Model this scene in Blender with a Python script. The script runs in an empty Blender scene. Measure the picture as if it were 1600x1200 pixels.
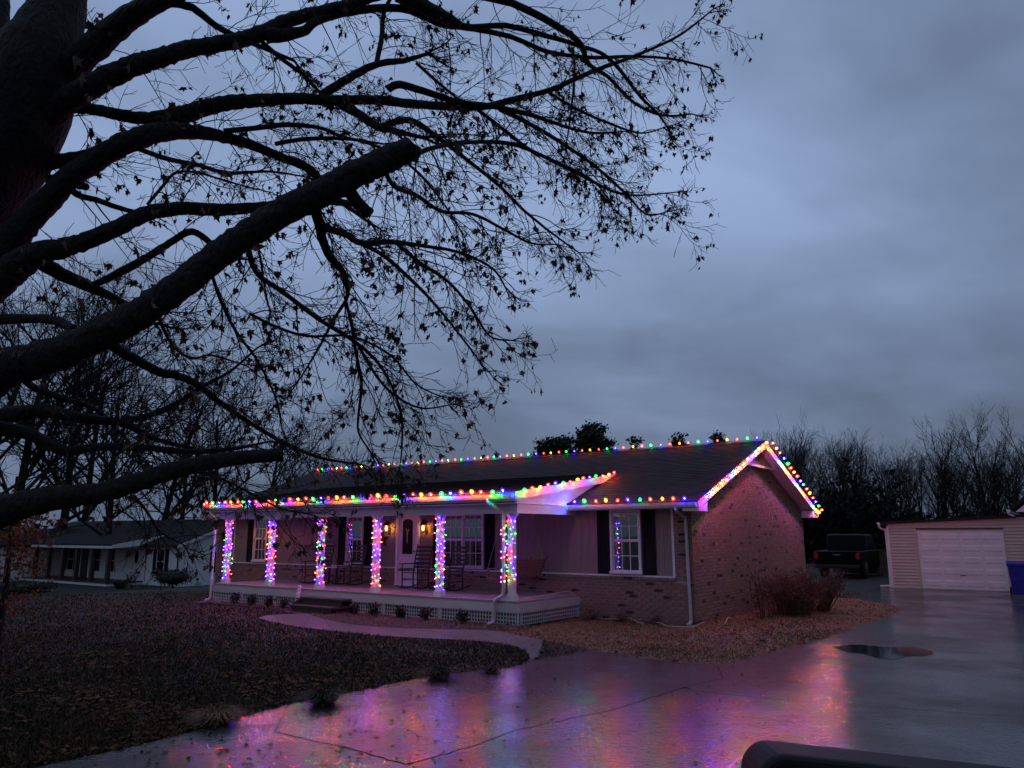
import bpy, math, random
from mathutils import Vector, Matrix
R = math.radians
V = Vector
scene = bpy.context.scene
col = scene.collection
random.seed(7)

# ------------------------------------------------------------------ camera
F, CX, CY, CAMH = 1200.0, 800.0, 600.0, 2.0
PITCH, ROLL = R(11.018), R(-0.062)
fw = V((0, math.cos(PITCH), math.sin(PITCH)))
up0 = V((0, -math.sin(PITCH), math.cos(PITCH)))
rt0 = V((1, 0, 0))
rt = math.cos(ROLL) * rt0 + math.sin(ROLL) * up0
up = -math.sin(ROLL) * rt0 + math.cos(ROLL) * up0
CAM = V((0, 0, CAMH))
cd = bpy.data.cameras.new('camera')
cam = bpy.data.objects.new('camera', cd)
col.objects.link(cam)
cam.matrix_world = Matrix(((rt.x, up.x, -fw.x, CAM.x), (rt.y, up.y, -fw.y, CAM.y), (rt.z, up.z, -fw.z, CAM.z), (0, 0, 0, 1)))
cd.sensor_width = 36
cd.lens = F / 1600 * 36
cd.clip_start, cd.clip_end = 0.05, 3000
scene.camera = cam

# ------------------------------------------------------------------ world: dusk overcast
world = bpy.data.worlds.new('World')
scene.world = world
world.use_nodes = True
nt = world.node_tree
nt.nodes.clear()
def wn(t, **k):
    n = nt.nodes.new(t)
    for a, b in k.items(): setattr(n, a, b)
    return n
def wl(a, b): nt.links.new(a, b)
def wmath(op, a, b=None, clamp=False):
    n = wn('ShaderNodeMath', operation=op); n.use_clamp = clamp
    for i, x in enumerate((a, b)):
        if x is None: continue
        if isinstance(x, (int, float)): n.inputs[i].default_value = x
        else: wl(x, n.inputs[i])
    return n.outputs[0]
tc = wn('ShaderNodeTexCoord')
sep = wn('ShaderNodeSeparateXYZ'); wl(tc.outputs['Generated'], sep.inputs[0])
zz = wmath('MAXIMUM', sep.outputs['Z'], 0.0)
den = wmath('ADD', zz, 0.34)
cxn = wn('ShaderNodeCombineXYZ')
wl(wmath('DIVIDE', sep.outputs['X'], den), cxn.inputs[0])
wl(wmath('DIVIDE', sep.outputs['Y'], den), cxn.inputs[1])
mp = wn('ShaderNodeMapping'); wl(cxn.outputs[0], mp.inputs[0])
mp.inputs['Rotation'].default_value = (0, 0, R(148.63))
mp.inputs['Scale'].default_value = (1.05, 1.35, 1)
mp.inputs['Location'].default_value = (12.3177, 5.1379, -9.299)
n1 = wn('ShaderNodeTexNoise'); wl(mp.outputs[0], n1.inputs['Vector'])
n1.inputs['Scale'].default_value = 1.1; n1.inputs['Detail'].default_value = 5; n1.inputs['Roughness'].default_value = 0.5; n1.inputs['Distortion'].default_value = 0.35
n2 = wn('ShaderNodeTexNoise'); wl(mp.outputs[0], n2.inputs['Vector'])
n2.inputs['Scale'].default_value = 3.6; n2.inputs['Detail'].default_value = 4; n2.inputs['Roughness'].default_value = 0.45; n2.inputs['Distortion'].default_value = 0.5
nm = wmath('ADD', wmath('MULTIPLY', n1.outputs['Fac'], 0.72), wmath('MULTIPLY', n2.outputs['Fac'], 0.28))
cr = wn('ShaderNodeValToRGB'); wl(nm, cr.inputs[0])
cr.color_ramp.elements[0].position = 0.33; cr.color_ramp.elements[0].color = (0.150, 0.203, 0.322, 1)
cr.color_ramp.elements[1].position = 0.64; cr.color_ramp.elements[1].color = (0.295, 0.400, 0.640, 1)
e = cr.color_ramp.elements.new(0.48); e.color = (0.215, 0.295, 0.470, 1)
# overcast luminance falls towards the horizon
gr = wn('ShaderNodeValToRGB'); wl(zz, gr.inputs[0])
gr.color_ramp.elements[0].position = 0.0; gr.color_ramp.elements[0].color = (0.44, 0.43, 0.42, 1)
gr.color_ramp.elements[1].position = 0.42; gr.color_ramp.elements[1].color = (1.0, 1.0, 1.0, 1)
mul = wn('ShaderNodeMix', data_type='RGBA', blend_type='MULTIPLY'); mul.inputs['Factor'].default_value = 1
wl(cr.outputs[0], mul.inputs['A'])
# the sky is brightest towards the sunset ahead and fades smoothly to the opposite side
dt = wn('ShaderNodeVectorMath', operation='DOT_PRODUCT'); wl(tc.outputs['Generated'], dt.inputs[0]); dt.inputs[1].default_value = V((-0.50, 0.70, 0.58)).normalized()
dm = wn('ShaderNodeMapRange', interpolation_type='SMOOTHSTEP'); wl(dt.outputs['Value'], dm.inputs[0]); dm.inputs[1].default_value = -0.5; dm.inputs[2].default_value = 1.0; dm.inputs[3].default_value = 0.60; dm.inputs[4].default_value = 1.30
gm = wn('ShaderNodeMix', data_type='RGBA', blend_type='MULTIPLY'); gm.inputs['Factor'].default_value = 1
wl(gr.outputs[0], gm.inputs['A']); wl(dm.outputs[0], gm.inputs['B']); wl(gm.outputs['Result'], mul.inputs['B'])
sky = wn('ShaderNodeTexSky', sky_type='NISHITA')
sky.sun_disc = False; sky.sun_elevation = R(2.0); sky.sun_rotation = R(200); sky.altitude = 200; sky.dust_density = 3
sm = wn('ShaderNodeMix', data_type='RGBA', blend_type='MULTIPLY'); sm.inputs['Factor'].default_value = 1
wl(sky.outputs[0], sm.inputs['A']); sm.inputs['B'].default_value = (0.10, 0.10, 0.10, 1)
mx = wn('ShaderNodeMix', data_type='RGBA'); mx.inputs['Factor'].default_value = 0.92
wl(sm.outputs['Result'], mx.inputs['A']); wl(mul.outputs['Result'], mx.inputs['B'])
bg = wn('ShaderNodeBackground'); wl(mx.outputs['Result'], bg.inputs['Color']); bg.inputs['Strength'].default_value = 0.89
wo = wn('ShaderNodeOutputWorld'); wl(bg.outputs[0], wo.inputs[0])

sd = bpy.data.lights.new('sun', 'SUN'); sd.energy = 0.02; sd.angle = R(30); sd.color = (1.0, 0.93, 0.85)
so = bpy.data.objects.new('sun', sd); so.rotation_euler = (R(60), 0, R(-20)); col.objects.link(so)

scene.view_settings.view_transform = 'Standard'
scene.view_settings.look = 'None'
scene.view_settings.exposure = 0.0
scene.view_settings.gamma = 1.0
scene.view_settings.use_curve_mapping = False
scene.render.engine = 'CYCLES'
cy = scene.cycles
cy.use_denoising = True
cy.use_light_tree = True
cy.max_bounces = 6; cy.diffuse_bounces = 3; cy.glossy_bounces = 3; cy.transmission_bounces = 4; cy.transparent_max_bounces = 12
cy.sample_clamp_indirect = 6.0
cy.caustics_reflective = False; cy.caustics_refractive = False

# ------------------------------------------------------------------ helpers
def ray(px, py): return fw + rt * ((px - CX) / F) - up * ((py - CY) / F)
def at(px, py, depth): return CAM + ray(px, py) * depth
def gp(px, py, z=0.0):
    d = ray(px, py); p = CAM + d * ((z - CAMH) / d.z); return (p.x, p.y)
TH = R(54.235)
OX, OY = 4.074, 17.794
UD = V((-math.sin(TH), math.cos(TH), 0)); VD = V((math.cos(TH), math.sin(TH), 0)); HO = V((OX, OY, 0))
def hw(u, v, z=0.0): return HO + UD * u + VD * v + V((0, 0, z))
def hu(x, y): d = V((x, y, 0)) - HO; return d.dot(UD), d.dot(VD)
def sstep(a, b, x):
    t = max(0.0, min(1.0, (x - a) / (b - a))); return t * t * (3 - 2 * t)
def gz(x, y):
    u, v = hu(x, y)
    return -1.46 * sstep(18.5, 40, u)

MATS = {}
def tag(o, label=None, cat=None, group=None, kind=None):
    if label: o['label'] = label
    if cat: o['category'] = cat
    if group: o['group'] = group
    if kind: o['kind'] = kind
    return o
def empty(name, loc=(0, 0, 0), rz=0.0):
    o = bpy.data.objects.new(name, None); col.objects.link(o); o.location = loc; o.rotation_euler = (0, 0, rz); o.empty_display_size = 0.1
    return o
def inst(name, me, parent=None, loc=(0, 0, 0), rot=(0, 0, 0), scale=(1, 1, 1)):
    o = bpy.data.objects.new(name, me); col.objects.link(o)
    o.location = loc; o.rotation_euler = rot; o.scale = scale
    if parent: o.parent = parent
    return o

class MB:
    def __init__(s): s.v = []; s.f = []; s.m = []; s.t = []; s.cm = 0; s.ct = 0.5
    def add(s, vs, fs):
        b = len(s.v); s.v.extend([tuple(x) for x in vs])
        for f in fs:
            s.f.append(tuple(b + i for i in f)); s.m.append(s.cm); s.t.append(s.ct)
        return s
    def box(s, a, b):
        (x0, y0, z0), (x1, y1, z1) = a, b
        x0, x1 = min(x0, x1), max(x0, x1); y0, y1 = min(y0, y1), max(y0, y1); z0, z1 = min(z0, z1), max(z0, z1)
        return s.add([(x0, y0, z0), (x1, y0, z0), (x1, y1, z0), (x0, y1, z0), (x0, y0, z1), (x1, y0, z1), (x1, y1, z1), (x0, y1, z1)],
                     [(0, 3, 2, 1), (4, 5, 6, 7), (0, 1, 5, 4), (1, 2, 6, 5), (2, 3, 7, 6), (3, 0, 4, 7)])
    def hb(s, u0, u1, v0, v1, z0, z1): return s.box((v0, u0, z0), (v1, u1, z1))   # box in house axes
    def bar(s, a, b, w, h, upv=(0, 0, 1)):
        a, b = V(a), V(b); d = (b - a).normalized(); x = d.cross(V(upv))
        if x.length < 1e-5: x = d.cross(V((1, 0, 0)))
        x.normalize(); y = x.cross(d)
        vs = []
        for p in (a, b):
            for sx, sy in ((-1, -1), (1, -1), (1, 1), (-1, 1)): vs.append(p + x * (w / 2 * sx) + y * (h / 2 * sy))
        return s.add(vs, [(3, 2, 1, 0), (4, 5, 6, 7), (0, 1, 5, 4), (1, 2, 6, 5), (2, 3, 7, 6), (3, 0, 4, 7)])
    def tube(s, pts, rad, n=6, cap=True, jit=0.0, rng=None):
        pts = [V(p) for p in pts]; k = len(pts)
        if isinstance(rad, (int, float)): rad = [rad] * k
        t = (pts[1] - pts[0]).normalized(); a = t.cross(V((0, 0, 1)))
        if a.length < 1e-3: a = t.cross(V((1, 0, 0)))
        a.normalize(); vs = []
        for i in range(k):
            t = (pts[min(i + 1, k - 1)] - pts[max(i - 1, 0)])
            if t.length < 1e-9: t = V((0, 0, 1))
            t.normalize(); a = a - t * a.dot(t)
            if a.length < 1e-6: a = t.orthogonal()
            a.normalize(); b = t.cross(a)
            for j in range(n):
                th = 2 * math.pi * j / n
                r = rad[i] * (1 + (rng.uniform(-jit, jit) if rng else 0))
                vs.append(pts[i] + a * (math.cos(th) * r) + b * (math.sin(th) * r))
        fs = []
        for i in range(k - 1):
            for j in range(n):
                j2 = (j + 1) % n; fs.append((i * n + j, i * n + j2, (i + 1) * n + j2, (i + 1) * n + j))
        if cap:
            fs.append(tuple(range(n - 1, -1, -1))); fs.append(tuple((k - 1) * n + j for j in range(n)))
        return s.add(vs, fs)
    def lathe(s, prof, n=10, c=(0, 0, 0)):
        vs = []; fs = []; k = len(prof); c = V(c)
        for r, z in prof:
            for j in range(n): vs.append(c + V((r * math.cos(2 * math.pi * j / n), r * math.sin(2 * math.pi * j / n), z)))
        for i in range(k - 1):
            for j in range(n):
                j2 = (j + 1) % n; fs.append((i * n + j, i * n + j2, (i + 1) * n + j2, (i + 1) * n + j))
        fs.append(tuple(range(n - 1, -1, -1))); fs.append(tuple((k - 1) * n + j for j in range(n)))
        return s.add(vs, fs)
    def extrude(s, poly, d):          # poly: list of 3-D points, d: thickness vector
        n = len(poly); d = V(d); vs = [V(p) for p in poly] + [V(p) + d for p in poly]
        fs = [tuple(range(n - 1, -1, -1)), tuple(range(n, 2 * n))]
        for i in range(n): fs.append((i, (i + 1) % n, n + (i + 1) % n, n + i))
        return s.add(vs, fs)
    def mesh(s, name, mats, smooth=False, tint=False):
        me = bpy.data.meshes.new(name); me.from_pydata(s.v, [], s.f)
        if not isinstance(mats, (list, tuple)): mats = [mats]
        for m in mats: me.materials.append(m)
        if len(mats) > 1: me.polygons.foreach_set('material_index', s.m)
        if smooth: me.polygons.foreach_set('use_smooth', [True] * len(s.f))
        if tint:
            at_ = me.attributes.new('tint', 'FLOAT', 'FACE'); at_.data.foreach_set('value', s.t)
        me.update(); return me
    def build(s, name, mats, parent=None, loc=(0, 0, 0), rot=(0, 0, 0), smooth=False, tint=False):
        return inst(name, s.mesh(name, mats, smooth, tint), parent, loc, rot)
def bevel(o, w=0.01, seg=2):
    m = o.modifiers.new('bevel', 'BEVEL'); m.width = w; m.segments = seg; m.limit_method = 'ANGLE'; return o

def pm(name, c1, c2=None, scale=6.0, rough=0.6, rough2=None, bump=0.0, bscale=None, spec=0.5, metal=0.0, coat=0.0, coatr=0.1, tintv=0.0, dark=None, stretch=None, detail=5, trans=0.0, bdist=0.02):
    m = bpy.data.materials.new(name); m.use_nodes = True; t = m.node_tree; b = t.nodes['Principled BSDF']
    c2 = c2 or c1
    N = t.nodes.new; L = t.links.new
    tcn = N('ShaderNodeTexCoord'); src = tcn.outputs['Object']
    if stretch:
        mpn = N('ShaderNodeMapping'); L(src, mpn.inputs[0]); mpn.inputs['Scale'].default_value = stretch; src = mpn.outputs[0]
    nz = N('ShaderNodeTexNoise'); L(src, nz.inputs['Vector']); nz.inputs['Scale'].default_value = scale; nz.inputs['Detail'].default_value = detail; nz.inputs['Roughness'].default_value = 0.62
    rp = N('ShaderNodeValToRGB'); L(nz.outputs['Fac'], rp.inputs[0])
    rp.color_ramp.elements[0].position = 0.32; rp.color_ramp.elements[0].color = (*c1, 1)
    rp.color_ramp.elements[1].position = 0.68; rp.color_ramp.elements[1].color = (*c2, 1)
    out = rp.outputs[0]
    if tintv > 0:
        oi = N('ShaderNodeObjectInfo'); an = N('ShaderNodeAttribute'); an.attribute_name = 'tint'
        ad = N('ShaderNodeMath'); ad.operation = 'ADD'; L(oi.outputs['Random'], ad.inputs[0]); L(an.outputs['Fac'], ad.inputs[1])
        fr = N('ShaderNodeMath'); fr.operation = 'FRACT'; L(ad.outputs[0], fr.inputs[0])
        mr = N('ShaderNodeMapRange'); L(fr.outputs[0], mr.inputs[0]); mr.inputs[3].default_value = 1 - tintv; mr.inputs[4].default_value = 1 + tintv
        mu = N('ShaderNodeMix'); mu.data_type = 'RGBA'; mu.blend_type = 'MULTIPLY'; mu.inputs['Factor'].default_value = 1
        L(out, mu.inputs['A']); L(mr.outputs[0], mu.inputs['B']); out = mu.outputs['Result']
        if dark:
            gt = N('ShaderNodeMath'); gt.operation = 'GREATER_THAN'; L(fr.outputs[0], gt.inputs[0]); gt.inputs[1].default_value = dark[1]
            n3 = N('ShaderNodeTexNoise'); L(tcn.outputs['Object'], n3.inputs['Vector']); n3.inputs['Scale'].default_value = 9
            g3 = N('ShaderNodeMath'); g3.operation = 'MULTIPLY'; L(gt.outputs[0], g3.inputs[0])
            r3 = N('ShaderNodeMapRange'); L(n3.outputs['Fac'], r3.inputs[0]); r3.inputs[1].default_value = 0.3; r3.inputs[2].default_value = 0.55; r3.inputs[3].default_value = 0.3
            L(r3.outputs[0], g3.inputs[1])
            md = N('ShaderNodeMix'); md.data_type = 'RGBA'; L(g3.outputs[0], md.inputs['Factor']); L(out, md.inputs['A']); md.inputs['B'].default_value = (*dark[0], 1); out = md.outputs['Result']
    L(out, b.inputs['Base Color'])
    b.inputs['Metallic'].default_value = metal; b.inputs['Specular IOR Level'].default_value = spec
    b.inputs['Coat Weight'].default_value = coat; b.inputs['Coat Roughness'].default_value = coatr
    if rough2 is None: b.inputs['Roughness'].default_value = rough
    else:
        m2 = N('ShaderNodeMapRange'); L(nz.outputs['Fac'], m2.inputs[0]); m2.inputs[1].default_value = 0.3; m2.inputs[2].default_value = 0.7
        m2.inputs[3].default_value = rough; m2.inputs[4].default_value = rough2; L(m2.outputs[0], b.inputs['Roughness'])
    if bump:
        n4 = N('ShaderNodeTexNoise'); L(src, n4.inputs['Vector']); n4.inputs['Scale'].default_value = bscale or scale * 4; n4.inputs['Detail'].default_value = 4
        bp = N('ShaderNodeBump'); L(n4.outputs['Fac'], bp.inputs['Height']); bp.inputs['Strength'].default_value = bump; bp.inputs['Distance'].default_value = bdist; L(bp.outputs[0], b.inputs['Normal'])
    if trans: b.inputs['Transmission Weight'].default_value = trans
    return m
def emat(name, c, s):
    m = bpy.data.materials.new(name); m.use_nodes = True; t = m.node_tree; t.nodes.clear()
    e_ = t.nodes.new('ShaderNodeEmission'); e_.inputs[0].default_value = (*c, 1); e_.inputs[1].default_value = s
    o_ = t.nodes.new('ShaderNodeOutputMaterial'); t.links.new(e_.outputs[0], o_.inputs[0]); return m
def shellmat(name, c, s, tr):
    m = bpy.data.materials.new(name); m.use_nodes = True; t = m.node_tree; t.nodes.clear()
    e_ = t.nodes.new('ShaderNodeEmission'); e_.inputs[0].default_value = (*c, 1); e_.inputs[1].default_value = s
    b_ = t.nodes.new('ShaderNodeBsdfTransparent'); b_.inputs[0].default_value = (*tr, 1)
    a_ = t.nodes.new('ShaderNodeAddShader'); t.links.new(e_.outputs[0], a_.inputs[0]); t.links.new(b_.outputs[0], a_.inputs[1])
    o_ = t.nodes.new('ShaderNodeOutputMaterial'); t.links.new(a_.outputs[0], o_.inputs[0]); return m
def glassmat(name, refl=0.30, tint=(0.75, 0.78, 0.8), rough=0.02):
    m = bpy.data.materials.new(name); m.use_nodes = True; t = m.node_tree; t.nodes.clear()
    g_ = t.nodes.new('ShaderNodeBsdfGlossy'); g_.inputs['Roughness'].default_value = rough
    b_ = t.nodes.new('ShaderNodeBsdfTransparent'); b_.inputs[0].default_value = (*tint, 1)
    a_ = t.nodes.new('ShaderNodeMixShader'); a_.inputs[0].default_value = refl
    t.links.new(b_.outputs[0], a_.inputs[1]); t.links.new(g_.outputs[0], a_.inputs[2])
    o_ = t.nodes.new('ShaderNodeOutputMaterial'); t.links.new(a_.outputs[0], o_.inputs[0]); return m

M = {}
M['brick'] = pm('brick', (0.225, 0.135, 0.095), (0.31, 0.20, 0.145), 14, 0.85, bump=0.5, bscale=60, tintv=0.16, dark=((0.035, 0.02, 0.02), 0.94))
M['mortar'] = pm('mortar', (0.27, 0.23, 0.21), (0.36, 0.31, 0.28), 20, 0.9, bump=0.4, bscale=90)
M['shingle'] = pm('shingle', (0.014, 0.013, 0.013), (0.030, 0.026, 0.025), 30, 0.6, 0.8, bump=0.5, bscale=150, tintv=0.35, spec=0.15)
M['roof_deck'] = pm('roof_deck', (0.035, 0.032, 0.032), (0.05, 0.045, 0.045), 8, 0.8)
M['trim'] = pm('white_trim', (0.66, 0.65, 0.64), (0.76, 0.75, 0.74), 5, 0.38, 0.5, bump=0.06, bscale=20)
M['skirt'] = pm('painted_skirt', (0.42, 0.43, 0.42), (0.52, 0.53, 0.51), 3, 0.5, bump=0.15, bscale=14, stretch=(1, 0.3, 1))
M['siding'] = pm('painted_siding', (0.23, 0.175, 0.15), (0.28, 0.22, 0.19), 3, 0.7, bump=0.2, bscale=40, stretch=(6, 6, 0.6))
M['deck'] = pm('deck_paint', (0.22, 0.21, 0.21), (0.32, 0.30, 0.30), 4, 0.25, 0.5, bump=0.1, bscale=30, stretch=(1, 8, 1))
M['stepwood'] = pm('dark_wood', (0.035, 0.022, 0.018), (0.06, 0.038, 0.03), 6, 0.5, bump=0.2, bscale=30)
M['shutter'] = pm('black_shutter', (0.006, 0.006, 0.008), (0.010, 0.010, 0.012), 8, 0.6, spec=0.15)
M['door'] = pm('white_door', (0.60, 0.60, 0.62), (0.68, 0.68, 0.70), 3, 0.4)
M['glass'] = glassmat('window_glass', 0.30, (0.6, 0.62, 0.64))
M['darkglass'] = glassmat('door_glass', 0.12, (0.35, 0.33, 0.33), 0.08)
M['curtain'] = pm('curtain', (0.22, 0.21, 0.21), (0.36, 0.34, 0.33), 10, 0.9)
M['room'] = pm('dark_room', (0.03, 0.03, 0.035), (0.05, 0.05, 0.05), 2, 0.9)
M['chair'] = pm('chair_wood', (0.018, 0.013, 0.012), (0.035, 0.026, 0.022), 12, 0.42, bump=0.1)
M['swing'] = pm('swing_wood', (0.16, 0.075, 0.05), (0.24, 0.12, 0.08), 10, 0.5, bump=0.15, stretch=(1, 8, 1))
M['chain'] = pm('chain', (0.3, 0.3, 0.3), None, 5, 0.4, metal=0.8)
M['blackmetal'] = pm('black_metal', (0.015, 0.014, 0.014), (0.03, 0.026, 0.024), 12, 0.45, metal=0.4)
M['star'] = pm('rusty_star', (0.03, 0.017, 0.014), (0.07, 0.035, 0.025), 9, 0.6, metal=0.3)
M['wire'] = pm('green_wire', (0.01, 0.03, 0.015), None, 5, 0.5)
M['cord'] = pm('cord', (0.5, 0.47, 0.40), None, 5, 0.5)
M['bark'] = pm('bark', (0.006, 0.005, 0.0045), (0.018, 0.014, 0.012), 7, 0.85, bump=1.0, bscale=30, stretch=(1, 1, 0.45), bdist=0.06)
M['twig'] = pm('twig_bark', (0.006, 0.005, 0.004), (0.012, 0.009, 0.008), 9, 0.85)
M['farbark'] = pm('far_bark', (0.014, 0.012, 0.010), (0.028, 0.023, 0.019), 2, 0.95)
M['leaf'] = pm('dry_leaf', (0.06, 0.030, 0.018), (0.17, 0.09, 0.05), 10, 0.75, tintv=0.45)
M['oakleaf'] = pm('rust_leaf', (0.20, 0.05, 0.018), (0.36, 0.12, 0.04), 8, 0.7, tintv=0.4)
M['pine'] = pm('pine_needles', (0.010, 0.018, 0.010), (0.02, 0.032, 0.016), 3, 0.8, tintv=0.3)
M['shrub'] = pm('evergreen_shrub', (0.010, 0.017, 0.010), (0.022, 0.032, 0.018), 14, 0.7, tintv=0.4)
M['redbush'] = pm('red_twigs', (0.055, 0.026, 0.016), (0.115, 0.055, 0.034), 12, 0.7, tintv=0.35)
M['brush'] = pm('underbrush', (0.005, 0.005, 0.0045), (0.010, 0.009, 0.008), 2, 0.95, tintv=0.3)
M['fallen'] = pm('fallen_leaf', (0.036, 0.016, 0.008), (0.15, 0.072, 0.034), 7, 0.7, 0.9, spec=0.12, tintv=0.5)
M['grass'] = pm('grass_blade', (0.014, 0.0135, 0.005), (0.042, 0.030, 0.011), 0.8, 0.85, tintv=0.5)
M['deadgrass'] = pm('dead_grass', (0.115, 0.062, 0.018), (0.22, 0.125, 0.040), 3.0, 0.7, tintv=0.4)
M['mulch'] = pm('mulch_chip', (0.06, 0.035, 0.028), (0.16, 0.10, 0.08), 9, 0.7, tintv=0.5)
M['vinyl'] = pm('beige_vinyl', (0.44, 0.385, 0.32), (0.50, 0.44, 0.37), 2, 0.5, bump=0.05)
M['gdoor'] = pm('garage_door', (0.66, 0.65, 0.66), (0.74, 0.73, 0.74), 2, 0.3, 0.42)
M['bin'] = pm('blue_plastic', (0.012, 0.015, 0.24), (0.02, 0.022, 0.32), 4, 0.35)
M['whitewall'] = pm('white_painted_brick', (0.74, 0.76, 0.78), (0.82, 0.84, 0.86), 3, 0.75, bump=0.3, bscale=16)
M['truck'] = pm('truck_paint', (0.003, 0.003, 0.0035), (0.005, 0.005, 0.0055), 3, 0.4, spec=0.07)
M['tyre'] = pm('tyre', (0.014, 0.014, 0.014), None, 20, 0.85, bump=0.2)
M['chrome'] = pm('chrome', (0.45, 0.45, 0.47), None, 5, 0.2, metal=1.0)
M['tail'] = pm('tail_light', (0.35, 0.012, 0.012), (0.45, 0.02, 0.02), 30, 0.15, coat=0.8)
M['fence'] = pm('fence_wood', (0.08, 0.066, 0.052), (0.13, 0.11, 0.085), 4, 0.85, bump=0.3, stretch=(4, 4, 0.5))
M['stone'] = pm('dark_stone', (0.05, 0.042, 0.04), (0.10, 0.085, 0.08), 9, 0.8, bump=0.5)
M['pink'] = pm('pink_ribbon', (0.55, 0.28, 0.36), (0.65, 0.40, 0.48), 10, 0.5)
M['mirror_black'] = pm('black_plastic', (0.005, 0.005, 0.006), (0.008, 0.008, 0.009), 40, 0.6, spec=0.3, bump=0.1, bscale=300)
M['flame'] = emat('lantern_flame', (1.0, 0.40, 0.07), 110.0)
M['lampglass'] = shellmat('lantern_glass', (1.0, 0.36, 0.05), 0.45, (0.9, 0.75, 0.5))

# ------------------------------------------------------------------ ground, lawns, drive
def ground_material():
    m = pm('lawn_soil', (0.010, 0.009, 0.006), (0.026, 0.018, 0.011), 0.9, 0.75, 0.95, bump=0.6, bscale=22, bdist=0.04, detail=9)
    return m
def wet_material(name, c1, c2, r_dry, r_wet, sc, lvl, film=1.0):
    m = bpy.data.materials.new(name); m.use_nodes = True; t = m.node_tree; b = t.nodes['Principled BSDF']; N = t.nodes.new; L = t.links.new
    g = N('ShaderNodeNewGeometry')
    a = N('ShaderNodeTexNoise'); L(g.outputs['Position'], a.inputs['Vector']); a.inputs['Scale'].default_value = sc; a.inputs['Detail'].default_value = 6; a.inputs['Roughness'].default_value = 0.6
    rp = N('ShaderNodeMapRange'); L(a.outputs['Fac'], rp.inputs[0]); rp.inputs[1].default_value = lvl - 0.09; rp.inputs[2].default_value = lvl + 0.11; rp.inputs[3].default_value = r_wet; rp.inputs[4].default_value = r_dry
    L(rp.outputs[0], b.inputs['Roughness'])
    a2 = N('ShaderNodeTexNoise'); L(g.outputs['Position'], a2.inputs['Vector']); a2.inputs['Scale'].default_value = 26; a2.inputs['Detail'].default_value = 7; a2.inputs['Roughness'].default_value = 0.75
    ad = N('ShaderNodeMath'); ad.operation = 'MULTIPLY_ADD'; L(a2.outputs['Fac'], ad.inputs[0]); ad.inputs[1].default_value = 0.55; L(a.outputs['Fac'], ad.inputs[2])
    cr_ = N('ShaderNodeValToRGB'); L(ad.outputs[0], cr_.inputs[0]); cr_.color_ramp.elements[0].position = 0.55; cr_.color_ramp.elements[0].color = (*c1, 1); cr_.color_ramp.elements[1].position = 0.98; cr_.color_ramp.elements[1].color = (*c2, 1)
    L(cr_.outputs[0], b.inputs['Base Color'])
    vo = N('ShaderNodeTexVoronoi'); L(g.outputs['Position'], vo.inputs['Vector']); vo.inputs['Scale'].default_value = 42
    a3 = N('ShaderNodeTexNoise'); L(g.outputs['Position'], a3.inputs['Vector']); a3.inputs['Scale'].default_value = 20; a3.inputs['Detail'].default_value = 4; a3.inputs['Roughness'].default_value = 0.7
    sm_ = N('ShaderNodeMath'); sm_.operation = 'MULTIPLY_ADD'; L(vo.outputs['Distance'], sm_.inputs[0]); sm_.inputs[1].default_value = 0.5; L(a3.outputs['Fac'], sm_.inputs[2])
    bs = N('ShaderNodeMapRange'); L(a.outputs['Fac'], bs.inputs[0]); bs.inputs[1].default_value = lvl - 0.12; bs.inputs[2].default_value = lvl + 0.08; bs.inputs[3].default_value = 0.3; bs.inputs[4].default_value = 0.7
    bp = N('ShaderNodeBump'); L(sm_.outputs[0], bp.inputs['Height']); L(bs.outputs[0], bp.inputs['Strength']); bp.inputs['Distance'].default_value = 0.012; L(bp.outputs[0], b.inputs['Normal'])
    b.inputs['Specular IOR Level'].default_value = 0.06
    # a film of water: patchy, smoother than the slab, gently rippled by the broom finish
    cw = N('ShaderNodeMapRange'); L(a.outputs['Fac'], cw.inputs[0]); cw.inputs[1].default_value = lvl - 0.10; cw.inputs[2].default_value = lvl + 0.10; cw.inputs[3].default_value = film; cw.inputs[4].default_value = 0.42 * film
    L(cw.outputs[0], b.inputs['Coat Weight'])
    cw2 = N('ShaderNodeMapRange'); L(a.outputs['Fac'], cw2.inputs[0]); cw2.inputs[1].default_value = lvl - 0.10; cw2.inputs[2].default_value = lvl + 0.10; cw2.inputs[3].default_value = 0.045; cw2.inputs[4].default_value = 0.11
    L(cw2.outputs[0], b.inputs['Coat Roughness'])
    b.inputs['Coat IOR'].default_value = 1.33
    a5 = N('ShaderNodeTexNoise'); L(g.outputs['Position'], a5.inputs['Vector']); a5.inputs['Scale'].default_value = 15; a5.inputs['Detail'].default_value = 3; a5.inputs['Roughness'].default_value = 0.75
    vo2 = N('ShaderNodeTexVoronoi'); L(g.outputs['Position'], vo2.inputs['Vector']); vo2.inputs['Scale'].default_value = 24
    sm2 = N('ShaderNodeMath'); sm2.operation = 'MULTIPLY_ADD'; L(vo2.outputs['Distance'], sm2.inputs[0]); sm2.inputs[1].default_value = 0.35; L(a5.outputs['Fac'], sm2.inputs[2])
    bp2 = N('ShaderNodeBump'); L(sm2.outputs[0], bp2.inputs['Height']); bp2.inputs['Strength'].default_value = 0.40; bp2.inputs['Distance'].default_value = 0.012; L(bp2.outputs[0], b.inputs['Coat Normal'])
    return m
M['soil'] = ground_material()
M['concrete'] = wet_material('wet_concrete', (0.018, 0.0155, 0.015), (0.070, 0.058, 0.052), 0.6, 0.5, 0.5, 0.52)
M['asphalt'] = wet_material('wet_asphalt', (0.034, 0.031, 0.031), (0.088, 0.080, 0.078), 0.40, 0.17, 0.5, 0.48)
M['joint'] = pm('joint_dirt', (0.012, 0.010, 0.009), (0.025, 0.02, 0.018), 20, 0.9)
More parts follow.
